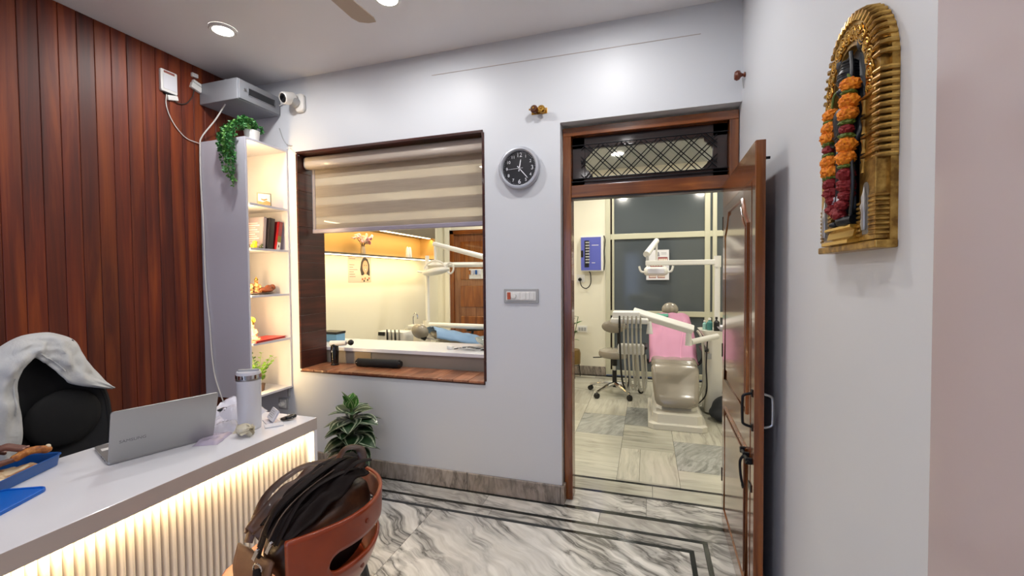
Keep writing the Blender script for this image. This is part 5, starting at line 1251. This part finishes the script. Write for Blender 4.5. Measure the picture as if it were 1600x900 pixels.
# ================================================================== CLINIC THINGS
M['cush'] = mat('cushion_taupe', '8f877a', .24, coat=.35); M['chw'] = mat('chair_shell_white', 'dcd8cc', .25, coat=.3); M['pink'] = mat('pink_drape', 'c287a5', .6); M['hose'] = mat('hose_grey', 'a8a598', .4)
M['sky'] = mat('blue_drape', '7d9dc4', .7)
def rot2(c, s_, v): return v
def dental_chair(label, loc, rz, back_deg, seat_z, leg_deg, bibm, head_deg=70, hs=1., ht=.052):
    r = thing('dental_chair', label, 'dental chair', loc, rz)
    b = lambda mb, nm, m, p=None, **k: mb.build(nm, m, p or r, **k)
    # stepped white base
    def ring(w, y0, y1, ch, z): return [Vector((x, y, z)) for x, y in ((-w+ch, y0), (w-ch, y0), (w, y0+ch), (w, y1), (-w, y1), (-w, y0+ch))]
    b(MB().loft([ring(.27, -.46, .45, .05, .002), ring(.27, -.46, .45, .05, .05), ring(.255, -.445, .44, .05, .06)]), 'base_plate', M['chw'], smooth=20)
    b(MB().loft([ring(.235, -.43, .42, .05, .06), ring(.225, -.42, .42, .05, .14), ring(.19, -.32, .40, .05, .16), ring(.15, .02, .36, .04, seat_z-.14)]), 'base_column', M['chw'], smooth=20)
    b(MB().prism(rrect(.36, .5, .06, 5, 0, .18), seat_z-.14, seat_z-.08, XY()), 'seat_frame', M['chw'], smooth=40, bevel=.01)
    def cushion(w0, w1, L_, th, M_, nm, rr=.07):
        # thick rounded pad lying along +y from 0 to L_, width w0 -> w1
        rings = []
        for i in range(15):
            t = i/14; w_ = w0+(w1-w0)*t; e = min(1, math.sqrt(max(0, 1-max(0, (rr/L_-t)/(rr/L_))**2))) if t < rr/L_ else (math.sqrt(max(0, 1-((t-1+rr/L_)/(rr/L_))**2)) if t > 1-rr/L_ else 1)
            ee = max(e, .25); wd_ = w_-rr*(1-e)
            pts = rrect(2*wd_, th*ee, min(th*ee*.48, .05), 4)
            rings.append([Vector((x, L_*t, z+th*.12*math.cos(PI*x/(2.4*wd_)))) for x, z in pts])
        return MB().loft(rings).xf(M_)
    hip = Vector((0, .38, seat_z)); knee = Vector((0, .03, seat_z+.01))
    b(cushion(.23, .25, .42, .10, Matrix.Translation((0, .02, seat_z-.03)), 's'), 'seat', M['cush'], smooth=60)
    ML = Matrix.Translation((0, .07, seat_z-.015)) @ Matrix.Rotation(PI, 4, 'Z') @ Matrix.Rotation(math.radians(-leg_deg), 4, 'X')
    b(cushion(.245, .20, .56, .10, ML, 'l', .09), 'leg_rest', M['cush'], smooth=60)
    MBk = Matrix.Translation((0, .36, seat_z)) @ Matrix.Rotation(math.radians(back_deg), 4, 'X')
    bk_ = b(cushion(.25, .19, .62, .10, MBk, 'b', .1), 'backrest', M['cush'], smooth=60)
    b(MB().prism(rrect(.3, .45, .1, 6, 0, .3), -.09, -.05, XY()).xf(MBk), 'back_shell', M['chw'], smooth=40, bevel=.01)
    b(MB().box((-.03, .52, -.055), (.03, .74, -.04)).xf(MBk), 'headrest_bar', M['chrome'], smooth=0)
    hp = MBk @ Vector((0, .77, .015))
    hr = b(MB().sph((0, 0, 0), (.10*hs, .088*hs, ht), 28, 16).xf(Matrix.Translation(hp) @ Matrix.Rotation(math.radians(head_deg), 4, 'X')), 'headrest', M['cush'])
    b(MB().sph((0, 0, -.03), (.085*hs, .075*hs, .04), 24, 12).xf(Matrix.Translation(hp) @ Matrix.Rotation(math.radians(head_deg), 4, 'X')), 'headrest_shell', M['steel'], hr)
    b(MB().box((-.07*hs, -.075*hs, -.075), (.07*hs, -.02, -.02)).xf(Matrix.Translation(hp) @ Matrix.Rotation(math.radians(head_deg), 4, 'X')), 'headrest_bracket', M['black'], hr, smooth=0, bevel=.015)
    for s_ in (-1, 1):
        b(MB().tube(spl([(s_*.25, .33, seat_z-.07), (s_*.31, .33, seat_z), (s_*.31, .3, seat_z+.12)], 4), .018, 8), 'arm_post', M['black'])
        b(MB().prism(rrect(.07, .3, .03, 5, s_*.31, .24), seat_z+.12, seat_z+.155, XY()), 'armrest', M['black'], smooth=40, bevel=.01)
    return r, MBk
# --- chair seen through the door
C2 = (.285, 4.80, 0)
ch2, MK2 = dental_chair('taupe dental chair on a white base seen through the open doorway', C2, 0, 40, .56, 38, M['pink'])
W2 = WM[ch2.name]
dp = thing('pink_drape', 'pink paper drape over the backrest of the doorway dental chair', 'drape', (C2[0], C2[1]+.5, .7))
def drape(u, v):
    x = (u-.5)*.51; y = -.16+.80*v; z = .080+.012*nz((u*6, v*5, 3))+.006*math.sin(u*22+v*2)-.05*abs(2*u-1)**5
    p = MK2 @ Vector((x*(1-.16*max(0, v-.6)/.4), max(y, -.06), z))
    if y < -.06: p += Vector((0, (y+.06)*1.0, -.02*(-.06-y)/.1))
    return W2 @ p
MB().grid(drape, 30, 26).build('drape_sheet', M['pink'], dp, world=True, solid=.003, smooth=60)
MB().tube([drape(.62-.3*math.cos(t/14*1.7)*.5+.18, .05+.8*t/14)+Vector((0, -.004, .004)) for t in range(15)], .004, 6, flat=.6).build('drape_tie', mat('pink_light', 'dd9bbb', .6), dp, world=True)
gc = thing('green_cloth', 'folded teal cloth on top of the doorway chair backrest', 'cloth', (C2[0]-.12, 5.6, .95))
MB().grid(lambda u, v: Vector((C2[0]-.20+.17*u, 5.53+.08*v, .985+.03*math.sin(v*PI)+.012*nz((u*8, v*5, 1)))), 12, 8).build('cloth_sheet', mat('teal_cloth', '5aa58e', .7), gc, world=True, solid=.02, smooth=50)
P = lambda b, nm, m, p, **k: b.build(nm, m, p, world=True, **k)
def lamp_head(root, c, s_=1, rx=0):
    lh = P(MB().tube([c+Vector((-.13*s_, 0, 0)), c+Vector((-.11*s_, 0, 0)), c+Vector((.11*s_, 0, 0)), c+Vector((.13*s_, 0, 0))], [.03, .05, .05, .03], 16), 'lamp_head', M['plastic_w'], root)
    P(MB().box(c+Vector((-.09*s_, -.055, -.03)), c+Vector((.09*s_, -.04, .03))), 'lamp_glass', M['film'], lh, smooth=0, bevel=.01)
    for q in (-1, 1): P(MB().tube(spl([c+Vector((q*.12, -.01, -.01)), c+Vector((q*.165, -.02, .0)), c+Vector((q*.185, -.02, .06))], 5), .012, 8), 'lamp_handle', M['plastic_w'], lh)
    P(MB().tube(spl([c+Vector((-.10, .02, .03)), c+Vector((-.06, .02, .095)), c+Vector((0, .02, .115)), c+Vector((.06, .02, .095)), c+Vector((.10, .02, .03))], 5), .013, 8), 'lamp_yoke', M['plastic_w'], lh)
# pole, arm, spring arm, lamp
PY = 5.0
px_ = .722
P(MB().tube([(px_, PY, .80), (px_, PY, 1.62)], .028, 14), 'pole', M['plastic_w'], ch2)
P(MB().tube([(px_, PY, 1.58), (px_, PY, 1.70)], .036, 14), 'pole_joint', M['plastic_w'], ch2)
P(MB().box((-.01, PY-.022, 1.607), (px_, PY+.022, 1.662)), 'light_arm', M['plastic_w'], ch2, smooth=0, bevel=.008)
P(MB().tube([(.01, PY, 1.66), (.01, PY, 1.73)], .016, 10), 'arm_pivot', M['plastic_g'], ch2)
P(MB().tube([(.0, PY-.02, 1.73), (.115, PY+.30, 1.905)], [.038, .03], 12), 'spring_arm', M['plastic_w'], ch2)
P(MB().tube([(.115, PY+.28, 1.89), (.11, PY+.24, 1.64)], .012, 8), 'lamp_stem', M['plastic_w'], ch2)
lamp_head(ch2, Vector((.105, PY+.2, 1.545)))
# delivery tray with hoses
TY = 4.45
P(MB().box((-.33, TY-.05, 1.07), (-.06, TY+.16, 1.135)), 'tray_top', M['plastic_w'], ch2, smooth=0, bevel=.012)
P(MB().box((-.345, TY-.09, 1.02), (.02, TY+.12, 1.072)), 'tray_body', M['plastic_w'], ch2, smooth=0, bevel=.015)
P(MB().box((-.28, TY-.02, .70), (-.02, TY+.1, .80)), 'tray_lower', M['plastic_w'], ch2, smooth=0, bevel=.02)
P(MB().tube([(-.13, TY+.03, 1.13), (.44, TY+.09, .955)], .052, 4), 'tray_arm', M['plastic_w'], ch2, smooth=0, bevel=.01)
P(MB().tube([(.40, TY+.1, .93), (.40, TY+.1, .80)], [.024, .034], 12), 'arm_joint', M['plastic_w'], ch2)
P(MB().tube([(.42, TY+.12, .83), (.70, TY+.4, .86)], .03, 12), 'support_arm', M['plastic_w'], ch2)
P(MB().tube([(.03, TY-.02, 1.04), (.03, TY-.04, .92)], [.018, .032], 12), 'cup_holder', M['plastic_w'], ch2)
rn = random.Random(2)
for k in range(6):
    x = -.255+k*.04; zlow = .32+.05*rn.random(); dx = .05+.04*rn.random()
    P(MB().tube(spl([(x, TY-.09, 1.02), (x+.004, TY-.10, .8), (x+.02, TY-.10, .5), (x+dx*.6, TY-.06, zlow), (x+dx, TY-.01, .45), (x+dx*.8, TY+.04, .70)], 7), .0095, 8), 'hose', M['hose'] if k else M['black'], ch2)
    P(MB().tube([(x, TY-.095, 1.10), (x, TY-.095, .98)], [.008, .012], 8), 'handpiece', M['steel'] if k else M['black'], ch2)
# spittoon column on the right with cup shelf
P(MB().loft([[Vector((x, y, z)) for x, y in rrect(w_, .34, .06, 5, .77+o_, 5.12)] for w_, o_, z in ((.34, 0, .02), (.32, 0, .5), (.30, .0, .80), (.36, -.02, .86), (.38, -.03, .90))]), 'spittoon_column', M['chw'], ch2, smooth=40)
P(MB().lathe([(.06, 0), (.1, .03), (.11, .05), (.1, .05), (.05, .012), (.001, .01)], 24, (.80, 5.02, .90)), 'spittoon_bowl', M['film'], ch2)
P(MB().tube(spl([(.52, 4.95, .90), (.56, 4.9, .82), (.575, 4.88, .6), (.57, 4.88, .35), (.52, 4.86, .2), (.47, 4.9, .12)], 8), .012, 8), 'drain_hose', M['hose'], ch2)
P(MB().tube(spl([(.62, 4.93, .85), (.60, 4.87, .55), (.60, 4.87, .25), (.50, 4.9, .1)], 8), .007, 8), 'drain_hose', M['black'], ch2)
P(MB().box((.60, 4.945, .60), (.66, 4.95, .66)), 'label_plate', M['plastic_g'], ch2, smooth=0)
def bottle(label, loc, rad, h, m, capm):
    r = thing('bottle', label, 'bottle', loc); MB().lathe([(rad*.95, 0), (rad, .004), (rad, h*.62), (rad*.45, h*.76), (rad*.42, h*.85)], 18).build('body', m, r); MB().lathe([(rad*.5, h*.84), (rad*.5, h), (.001, h)], 14).build('cap', capm, r)
bottle('small black bottle on the spittoon column by the doorway chair', (.715, 4.985, .90), .03, .15, M['black'], M['black'])
bottle('teal bottle on the spittoon column behind the black one', (.655, 5.05, .90), .03, .13, mat('teal_bottle', '3f7d7a', .3), M['plastic_w'])
bottle('clear teal spray bottle at the left of the spittoon shelf', (.61, 5.09, .90), .022, .10, mat('teal_bottle_pale', '8fbab4', .2), M['plastic_w'])
# stool
sx_, sy_ = -.385, 5.52
r = thing('dental_stool', 'taupe wheeled stool with chrome star base beside the doorway chair', 'stool', (sx_, sy_, 0))
for k in range(5):
    a = -2.2+k*2*PI/5; e = Vector((.33*math.cos(a), .33*math.sin(a), 0))
    MB().tube(spl([(0, 0, .13), e*.5+Vector((0, 0, .115)), e+Vector((0, 0, .075))], 4), [.026]*5+[.018]*4, 10).build('base_arm', M['chrome'], r)
    c = MB().cyl(e+Vector((-.022*math.sin(a), .022*math.cos(a), .032)), e+Vector((.022*math.sin(a), -.022*math.cos(a), .032)), .031, n=16); c.build('caster', M['black'], r)
MB().cyl((0, 0, .09), (0, 0, .30), .028).build('gas_lift', M['black'], r); MB().cyl((0, 0, .30), (0, 0, .40), .016).build('piston', M['chrome'], r)
MB().cyl((0, 0, .36), (0, 0, .47), .034).build('cover_tube', M['black'], r)
MB().lathe([(.001, .47), (.17, .47), (.195, .49), (.2, .52), (.19, .55), (.15, .565), (.001, .57)], 36).build('seat', M['cush'], r)
MB().tube([(-.05, -.02, .47), (-.26, -.08, .465)], .007, 8).build('height_lever', M['black'], r)
MB().tube(spl([(.02, .1, .47), (.03, .22, .5), (.03, .23, .75)], 5), .014, 8).build('back_stem', M['black'], r)
MB().sph((-.02, .2, .83), (.16, .045, .085), 26, 14).build('backrest', M['cush'], r)
# dark bag on the floor
r = thing('floor_bag', 'dark grey bag on the floor beside the doorway dental chair', 'bag', (.80, 4.80, 0))
b = MB(); b.sph((0, 0, .13), (.16, .12, .13)); b.sph((-.05, -.02, .08), (.14, .12, .08)); b.sph((.05, .02, .24), (.09, .08, .08)); b.box((-.1, -.08, .001), (.12, .08, .06))
b.build('bag_body', mat('bag_grey', '2e3034', .7), r, remesh=.012, soft=8)
MB().tube(spl([(-.05, 0, .28), (-.03, -.02, .36), (.06, -.02, .37), (.09, 0, .3)], 5), .01, 8).build('handle', M['black'], r)
# blue control box
M['ctl'] = mat('control_blue', '5a62b8', .4)
r = thing('control_box', 'blue and white electrical stabiliser box on the clinic wall', 'control box', (-.772, CY, 1.825))
MB().box((-.165, -.10, -.262), (.165, 0, .268)).build('case', M['plastic_w'], r, smooth=0, bevel=.01)
MB().box((-.16, -.106, -.245), (.135, -.1, .245)).build('front_panel', M['ctl'], r, smooth=0, bevel=.004)
MB().box((-.105, -.110, -.20), (-.04, -.106, .195)).build('breaker_strip', M['black'], r, smooth=0)
for k in range(8): MB().box((-.09, -.122, -.14+k*.042), (-.03, -.110, -.118+k*.042)).build('breaker', M['plastic_g'], r, smooth=0, bevel=.002)
MB().box((-.16, -.110, -.05), (-.125, -.106, .05)).build('meter_window', M['black'], r, smooth=0)
for z, w_ in ((.125, .10), (-.135, .05)): MB().box((.0, -.1075, z-.004), (w_, -.106, z+.004)).build('print_line', M['plastic_w'], r, smooth=0)
cable('control_cable', 'dark cable hanging down the side of the blue control box', [(-.60, 6.45, 2.09), (-.585, 6.46, 2.02), (-.597, 6.47, 1.85), (-.592, 6.47, 1.70), (-.60, 6.46, 1.58)], .007, M['black'])
r = thing('power_socket', 'white wall socket with black plug below the blue control box', 'socket', (-.94, CY, 1.45))
MB().box((-.07, -.012, -.05), (.05, 0, .07)).build('plate', M['plastic_w'], r, smooth=0, bevel=.003); MB().cyl((-.02, -.012, 0), (-.02, -.05, -.01), .024, n=14).build('plug', M['black'], r)
cable('plug_cable', 'dark looped cable from the socket up to the blue box', [(-.96, 6.45, 1.44), (-.93, 6.46, 1.34), (-.86, 6.47, 1.31), (-.80, 6.47, 1.38), (-.80, 6.47, 1.52), (-.82, 6.46, 1.565)], .007, M['black'])
r = thing('power_socket', 'low double wall socket beside the brass planter in the clinic', 'socket', (-.93, CY, .69))
MB().box((-.075, -.014, -.05), (.075, 0, .05)).build('plate', M['plastic_w'], r, smooth=0, bevel=.003)
for k in (-1, 0, 1): MB().box((k*.042-.016, -.018, -.025), (k*.042+.016, -.014, .025)).build('switch_module', M['plastic_g'], r, smooth=0)
# planter on wire stand
r = thing('brass_planter', 'brass pot with a leafy sprig on a wire stand in the clinic', 'plant', (-1.06, 6.28, 0))
MB().lathe([(.11, .20), (.13, .205), (.135, .36), (.12, .41), (.11, .41), (.001, .39)], 28).build('pot', mat('planter_brass', '8a6f42', .35, .6), r)
MB().tube([(.115*math.cos(t*PI/10), .115*math.sin(t*PI/10), .19) for t in range(20)], .006, 6, closed=True).build('stand_ring', M['iron'], r)
for k in range(4): MB().tube([(.115*math.cos(k*PI/2+.5), .115*math.sin(k*PI/2+.5), .19), (.135*math.cos(k*PI/2+.5), .135*math.sin(k*PI/2+.5), .003)], .006, 6).build('stand_leg', M['iron'], r)
rn = random.Random(8)
pl = leaf_mesh(.13, .028, .2, .4).build('leaf', M['fern2'], r); first = True
for k in range(5):
    a = rn.uniform(-1.2, 1.2); pts = [Vector((.01*k-.02, 0, .39)), Vector((.05*math.sin(a), -.02, .6)), Vector((.12*math.sin(a), -.03, .78+.03*k))]; MB().tube(spl(pts, 5), .005, 6).build('stem', M['stem'], r)
    for q in range(4):
        loc = spl(pts, 5)[4+q*2]; rot = (rn.uniform(-.1, .5), 0, rn.uniform(0, 6.28))
        if first: pl.location = loc; pl.rotation_euler = rot; first = False
        else: inst(pl, 'leaf', loc, r, rot)
# poster on the partition
r = thing('dental_poster', 'small white dental poster with red teeth pictures on the dark partition', 'poster', (.153, CY-.02, 1.647))
MB().box((-.155, -.003, -.215), (.155, 0, .215)).build('sheet', M['card'], r, smooth=0)
red = mat('poster_red', '8a3f45', .5); tooth = mat('poster_tooth', 'e2d9cc', .5); gry = mat('poster_grey', '8f9099', .5)
for x, z, w_, h_ in ((.07, .075, .13, .07), (-.07, -.165, .1, .05), (.05, -.165, .1, .05), (.0, .0, .2, .06)):
    pn = MB().box((x-w_/2, -.0042, z-h_/2), (x+w_/2, -.003, z+h_/2)).build('picture', red, r, smooth=0)
    for k in range(5): MB().box((x-w_/2+.01+k*w_*.18, -.005, z-h_*.28), (x-w_/2+.008+k*w_*.18+w_*.15, -.0042, z+h_*.2)).build('tooth_shape', tooth, pn, smooth=0)
MB().prism([(-.03, .12), (.03, .12), (.02, .18), (-.01, .195), (-.03, .17)], -.004, -.003, XZ).build('emblem', gry, r, smooth=0)
for k in range(2): MB().box((.05, -.004, .15+k*.02), (.12, -.003, .156+k*.02)).build('print_line', gry, r, smooth=0)

# ---- counter behind the window opening
KZ = .905
r = thing('clinic_counter', 'white clinic counter behind the window opening', 'counter', (-1.95, 3.25, 0))
P(MB().box((-3.34, 3.035, KZ-.03), (-.75, 3.50, KZ)), 'countertop', M['white'], r, smooth=0, bevel=.003)
P(MB().box((-3.34, 3.045, .003), (-.77, 3.065, KZ-.03)), 'back_panel', mat('panel_taupe', '8d8378', .5), r, smooth=0)
for x in (-3.33, -2.5, -1.65, -.79): P(MB().box((x, 3.065, .003), (x+.02, 3.48, KZ-.03)), 'divider_panel', M['white'], r, smooth=0)
r = thing('tissue_box', 'blue and black box at the left end of the clinic counter', 'box', (-2.83, 3.33, KZ))
MB().box((-.09, -.06, 0), (.09, .06, .07)).build('box_body', mat('box_blue', '6f9fc0', .5), r, smooth=0, bevel=.003)
MB().box((-.095, -.065, .07), (.095, .065, .092)).build('box_lid', M['black'], r, smooth=0, bevel=.004)
r = thing('charging_cable', 'tangled white and black charging cable on the clinic counter', 'cable', (-1.36, 3.20, KZ))
MB().tube([(.13*math.cos(t*.42)*(1-.012*t)+.03*math.sin(t*.2), .055*math.sin(t*.42)+.01*math.sin(t*.9), .006+.012*abs(math.sin(t*.3))) for t in range(44)], .004, 6).build('cable_coil', M['plastic_g'], r)
MB().tube(spl([(-.14, -.03, .006), (-.05, .03, .015), (.06, -.03, .02), (.14, .02, .01)], 7), .004, 6).build('cable_tail', M['black'], r)
MB().box((-.20, -.04, 0), (-.15, .0, .028)).build('charger', M['plastic_w'], r, smooth=0, bevel=.005); MB().box((.09, -.03, .004), (.16, -.012, .016)).build('plug', M['black'], r, smooth=0, bevel=.003)
tag(MB().box((-2.355, 3.036, .79), (-2.20, 3.0445, .872)).build('tan_reflection', mat('reflection_tan', 'a08a68', .6), smooth=0, bevel=.001), 'small tan rectangle standing in for a reflection on the counter back panel', 'card')  # thin tan box imitates a reflected rectangle on the back panel
# glass tray at the right end
r = thing('glass_bowl', 'clear oval glass dish at the right end of the clinic counter', 'dish', (-1.22, 3.40, KZ))
MB().lathe([(.07, 0), (.11, .01), (.16, .05), (.175, .075), (.168, .075), (.15, .05), (.1, .016), (.001, .012)], 36).build('bowl', mat('bowl_glass', 'dfe5e0', .05, trans=.7), r)

# ---- second dental chair seen through the window
C1 = (-1.80, 5.30, 0)
ch1, MK1 = dental_chair('reclined dental chair behind the clinic counter seen through the window', C1, math.radians(135), 14, .65, 10, M['sky'], 30, 1.2, .085)
W1 = WM[ch1.name]
bd_ = thing('blue_drape', 'pale blue drape over the reclined chair behind the counter', 'drape', (C1[0], C1[1], .7))
MB().grid(lambda u, v: W1 @ (MK1 @ Vector(((u-.5)*.54, .02+.62*v, .092+.02*nz((u*6, v*6, 2))-.10*abs(2*u-1)**4))), 24, 24).build('drape_sheet', M['sky'], bd_, world=True, solid=.003, smooth=60)
PY = 5.2; px_ = -2.845
P(MB().tube([(px_, PY, .5), (px_, PY, 1.79)], .027, 14), 'pole', M['plastic_w'], ch1)
P(MB().tube([(px_-.02, PY, .45), (px_-.02, PY, .9)], .05, 14), 'pole_base', M['chw'], ch1)
P(MB().tube([(px_, PY, 1.665), (-1.93, PY, 1.655)], .036, 4), 'light_arm', M['plastic_w'], ch1, smooth=0, bevel=.008)
P(MB().tube([(px_, PY, .85), (-1.9, PY-.1, .855)], .034, 12), 'tray_arm', M['plastic_w'], ch1)
P(MB().tube([(-1.99, PY, 1.66), (-1.99, PY, 1.76)], .03, 12), 'arm_pivot', M['plastic_g'], ch1)
P(MB().tube([(-1.98, PY, 1.745), (-2.72, PY-.05, 1.945)], [.036, .03], 12), 'spring_arm', M['plastic_w'], ch1)
P(MB().tube([(-2.70, PY-.05, 1.94), (-2.69, PY-.06, 1.72)], .016, 10), 'lamp_stem', M['plastic_w'], ch1)
c = Vector((-2.675, PY-.08, 1.575))
lh = P(MB().sph(c, (.20, .11, .05), 30, 14, Matrix.Rotation(-.16, 4, 'Y')), 'lamp_head', M['plastic_w'], ch1)
P(MB().tube([c+Vector((.15*math.cos(t*PI/12), -.02, .03+.11*math.sin(t*PI/12))) for t in range(13)], .016, 8), 'lamp_yoke', M['plastic_w'], lh)
P(MB().tube([c+Vector((.21+.05*math.cos(t*PI/8), 0, .04+.07*math.sin(t*PI/8))) for t in range(16)], .013, 8, closed=True), 'lamp_handle', M['plastic_w'], lh)
P(MB().tube([c+Vector((-.18, 0, -.01)), c+Vector((-.27, 0, -.0))], .013, 8), 'lamp_handle', M['plastic_w'], lh)
P(MB().box((-2.20, PY-.08, 1.47), (-2.03, PY+.02, 1.60)), 'arm_bracket', M['plastic_w'], ch1, smooth=0, bevel=.01)
for k in range(4): P(MB().cyl((-2.185+k*.045, PY-.085, 1.53), (-2.185+k*.045, PY-.085, 1.585), .014, n=10), 'bracket_bottle', [M['fried'], M['film'], M['blue'], M['film']][k], ch1)
P(MB().tube(spl([(-2.95, PY-.2, .86), (-2.95, PY-.2, .98), (-2.92, PY-.2, 1.02), (-2.89, PY-.2, .99), (-2.89, PY-.2, .95)], 5), .010, 8), 'water_spout', M['chrome'], ch1)
P(MB().box((-3.0, PY-.28, .82), (-2.84, PY-.1, .87)), 'cup_filler', M['plastic_w'], ch1, smooth=0, bevel=.012)
P(MB().loft([[Vector((x, y, z)) for x, y in rrect(w_, .3, .05, 4, -2.93, PY-.12)] for w_, z in ((.26, .02), (.24, .5), (.26, .82))]), 'spittoon_column', M['chw'], ch1, smooth=40)
# instrument stand left of the chair
r = thing('instrument_unit', 'white dental instrument holder with handpieces behind the counter', 'instrument holder', (-2.98, 4.58, 0))
MB().box((-.04, -.04, .003), (.06, .06, .66)).build('stand_column', M['chw'], r, smooth=0, bevel=.01)
MB().loft([[Vector((x, y, z)) for x, y in rrect(w_, .2, .03, 4, 0.02, 0)] for w_, z in ((.40, .66), (.42, .78), (.36, .84))]).build('housing', M['plastic_w'], r, smooth=40, bevel=.006)
MB().box((-.15, -.112, .79), (-.06, -.09, .835)).build('display', M['black'], r, smooth=0, bevel=.003)
for k in range(4):
    MB().tube([(-.02+k*.055, -.11, .70), (-.02+k*.055, -.115, .87)], [.012, .007], 8).build('handpiece', M['steel'] if k % 2 else M['black'], r)
r = thing('green_tray', 'pale green tray at the right edge behind the counter', 'tray', (-1.82, 5.1, .897))
MB().box((-.10, -.08, .0), (.1, .08, .045)).build('tray_body', mat('tray_green', 'a9d6a0', .4), r, smooth=0, bevel=.008); MB().sph((.0, 0, .12), (.04, .04, .06)).build('tray_cup', M['plastic_w'], r); MB().cyl((0, 0, .04), (0, 0, .1), .02).build('cup_foot', M['plastic_w'], r)

# ---- overhead niche unit on the clinic left wall
NX = -3.10; ny0, ny1 = 3.02, 5.93
M['niche'] = mat('niche_wood', 'c8a468', .5); M['niche_d'] = mat('niche_edge', '6b6152', .5)
r = thing('overhead_niche', 'long wall cabinet with an amber-lit open niche above the poster', 'cabinet', (CXL, 4.5, 1.76))
P(MB().box((CXL+.002, ny0, 1.752), (NX, ny1, 1.772)), 'bottom_board', M['niche_d'], r, smooth=0)
P(MB().box((CXL+.002, ny0, 2.085), (NX, ny1, 2.48)), 'upper_cabinet', M['niche_d'], r, smooth=0)
P(MB().box((CXL+.002, ny0, 1.772), (CXL+.012, ny1, 2.085)), 'back_board', M['niche'], r, smooth=0)
P(MB().box((CXL+.012, ny1-.02, 1.772), (NX, ny1, 2.085)), 'end_board', M['niche'], r, smooth=0)
for sgn, zz in ((1, 1.772), (-1, 2.085)):
    pts = [(ny1-.02, zz)]+[(ny1-.02-.06+.06*math.cos(t*PI/12), zz+sgn*(.06-.06*math.sin(t*PI/12))) for t in range(7)]
    P(MB().prism(pts, CXL+.012, NX, lambda a, c, h: Vector((h, a, c))), 'corner_fillet', M['niche'], r, smooth=30)
P(MB().box((-3.16, ny0+.05, 2.078), (-3.13, ny1-.1, 2.084)), 'led_strip', M['led'], r, smooth=0)
P(MB().box((-3.135, ny0+.05, 1.744), (-3.105, ny1-.05, 1.7515)), 'led_strip', M['led'], r, smooth=0)
vz_ = 1.773
r = thing('flower_vase', 'small glass vase with pink blossom sprigs in the amber niche', 'vase', (-3.2, 4.30, vz_))
MB().lathe([(.025, 0), (.032, .004), (.03, .05), (.022, .09), (.027, .1), (.023, .1), (.02, .09), (.001, .01)], 20).build('vase_body', mat('vase_grey', 'b7a48c', .2), r)
rn = random.Random(6); pk1, pk2 = mat('blossom_pink', 'd9a0b4', .6), mat('blossom_white', 'e6d8cf', .6); tw = mat('twig', '4a3228', .7)
fl_ = {}
for k in range(7):
    a = k*.9; e = Vector((.05*math.cos(a)*rn.uniform(.4, 1.2), .10*math.sin(a)*rn.uniform(.5, 1.2), .17+rn.uniform(0, .07)))
    MB().tube(spl([(0, 0, .07), e*.5+Vector((0, 0, .05)), e], 4), .003, 5).build('twig', tw, r)
    for q in range(4):
        m = pk1 if (k+q) % 2 else pk2; p = e+Vector((rn.uniform(-.03, .03), rn.uniform(-.035, .035), rn.uniform(-.03, .03)))
        if m.name not in fl_:
            b = MB()
            for j in range(5): b.sph((.010*math.cos(j*1.257), .010*math.sin(j*1.257), 0), (.009, .009, .005), 8, 5)
            o = b.build('blossom', m, r); o.location = p; fl_[m.name] = o
        else: inst(fl_[m.name], 'blossom', p, r, (rn.uniform(0, 3), rn.uniform(0, 3), 0), (1.5,)*3)
r = thing('white_jar', 'pair of cream ornaments like a small jar in the amber niche', 'ornament', (-3.2, 5.32, vz_))
for s_ in (-1, 1): MB().lathe([(.026, 0), (.03, .02), (.026, .09), (.018, .13), (.012, .15), (.001, .155)], 18, (0, s_*.032, 0)).build('ornament_body', M['plastic_w'], r)
# poster of a smiling woman
r = thing('dental_poster', 'pink poster with a smiling woman on the wall under the niche', 'poster', (CXL, 4.45, 1.60))
Q = lambda poly, h, nm, m, p=r: MB().prism(poly, h-.0008, h, YZ).build(nm, m, p, smooth=0)
def ell(cy_, cz_, a, b_, n=20): return [(cy_+a*math.cos(2*PI*k/n), cz_+b_*math.sin(2*PI*k/n)) for k in range(n)]
Q([(-.22, -.155), (.22, -.155), (.22, .155), (-.22, .155)], .003, 'sheet', mat('poster_pink', 'd8bfb4', .5))
hair = mat('print_hair', '2e2220', .6); skn = mat('print_skin', 'd09a80', .6); cl = mat('print_cloth', 'd8c0a8', .6); dkp = mat('print_text', '8a7a74', .6); lip = mat('print_lip', 'b0483f', .6)
Q([(.02, -.07), (.0, .0), (.02, .09), (.06, .145), (.10, .152), (.15, .13), (.185, .06), (.19, -.03), (.185, -.08)], .0042, 'print_hair', hair)
Q(ell(.10, .035, .055, .08), .0054, 'print_face', skn); Q([(.075, -.08), (.125, -.08), (.12, -.02), (.08, -.02)], .0050, 'print_neck', skn)
Q([(.0, -.155), (.205, -.155), (.19, -.085), (.13, -.06), (.07, -.06), (.02, -.09)], .0056, 'print_blouse', cl)
Q(ell(.10, .0, .024, .009), .0064, 'print_smile', lip); Q(ell(.10, .001, .018, .005), .0072, 'print_teeth', M['card'])
for yy in (.08, .122): Q(ell(yy, .052, .010, .005), .0064, 'print_eye', hair)
for k, (y_, z_, c_) in enumerate(((.04, -.12, lip), (.09, -.11, M['fried']), (.14, -.13, hair), (.17, -.11, lip), (.07, -.14, hair))): Q(ell(y_, z_, .014, .014, 10), .0066, 'print_flower', c_)
Q([(-.20, .125), (-.09, .125), (-.09, .133), (-.20, .133)], .0042, 'print_line', dkp)
for k, w_ in enumerate((.09, .07, .15, .08, .10, .11)): Q([(-.20, .05-k*.028), (-.20+w_, .05-k*.028), (-.20+w_, .058-k*.028), (-.20, .058-k*.028)], .0042, 'print_line', dkp)
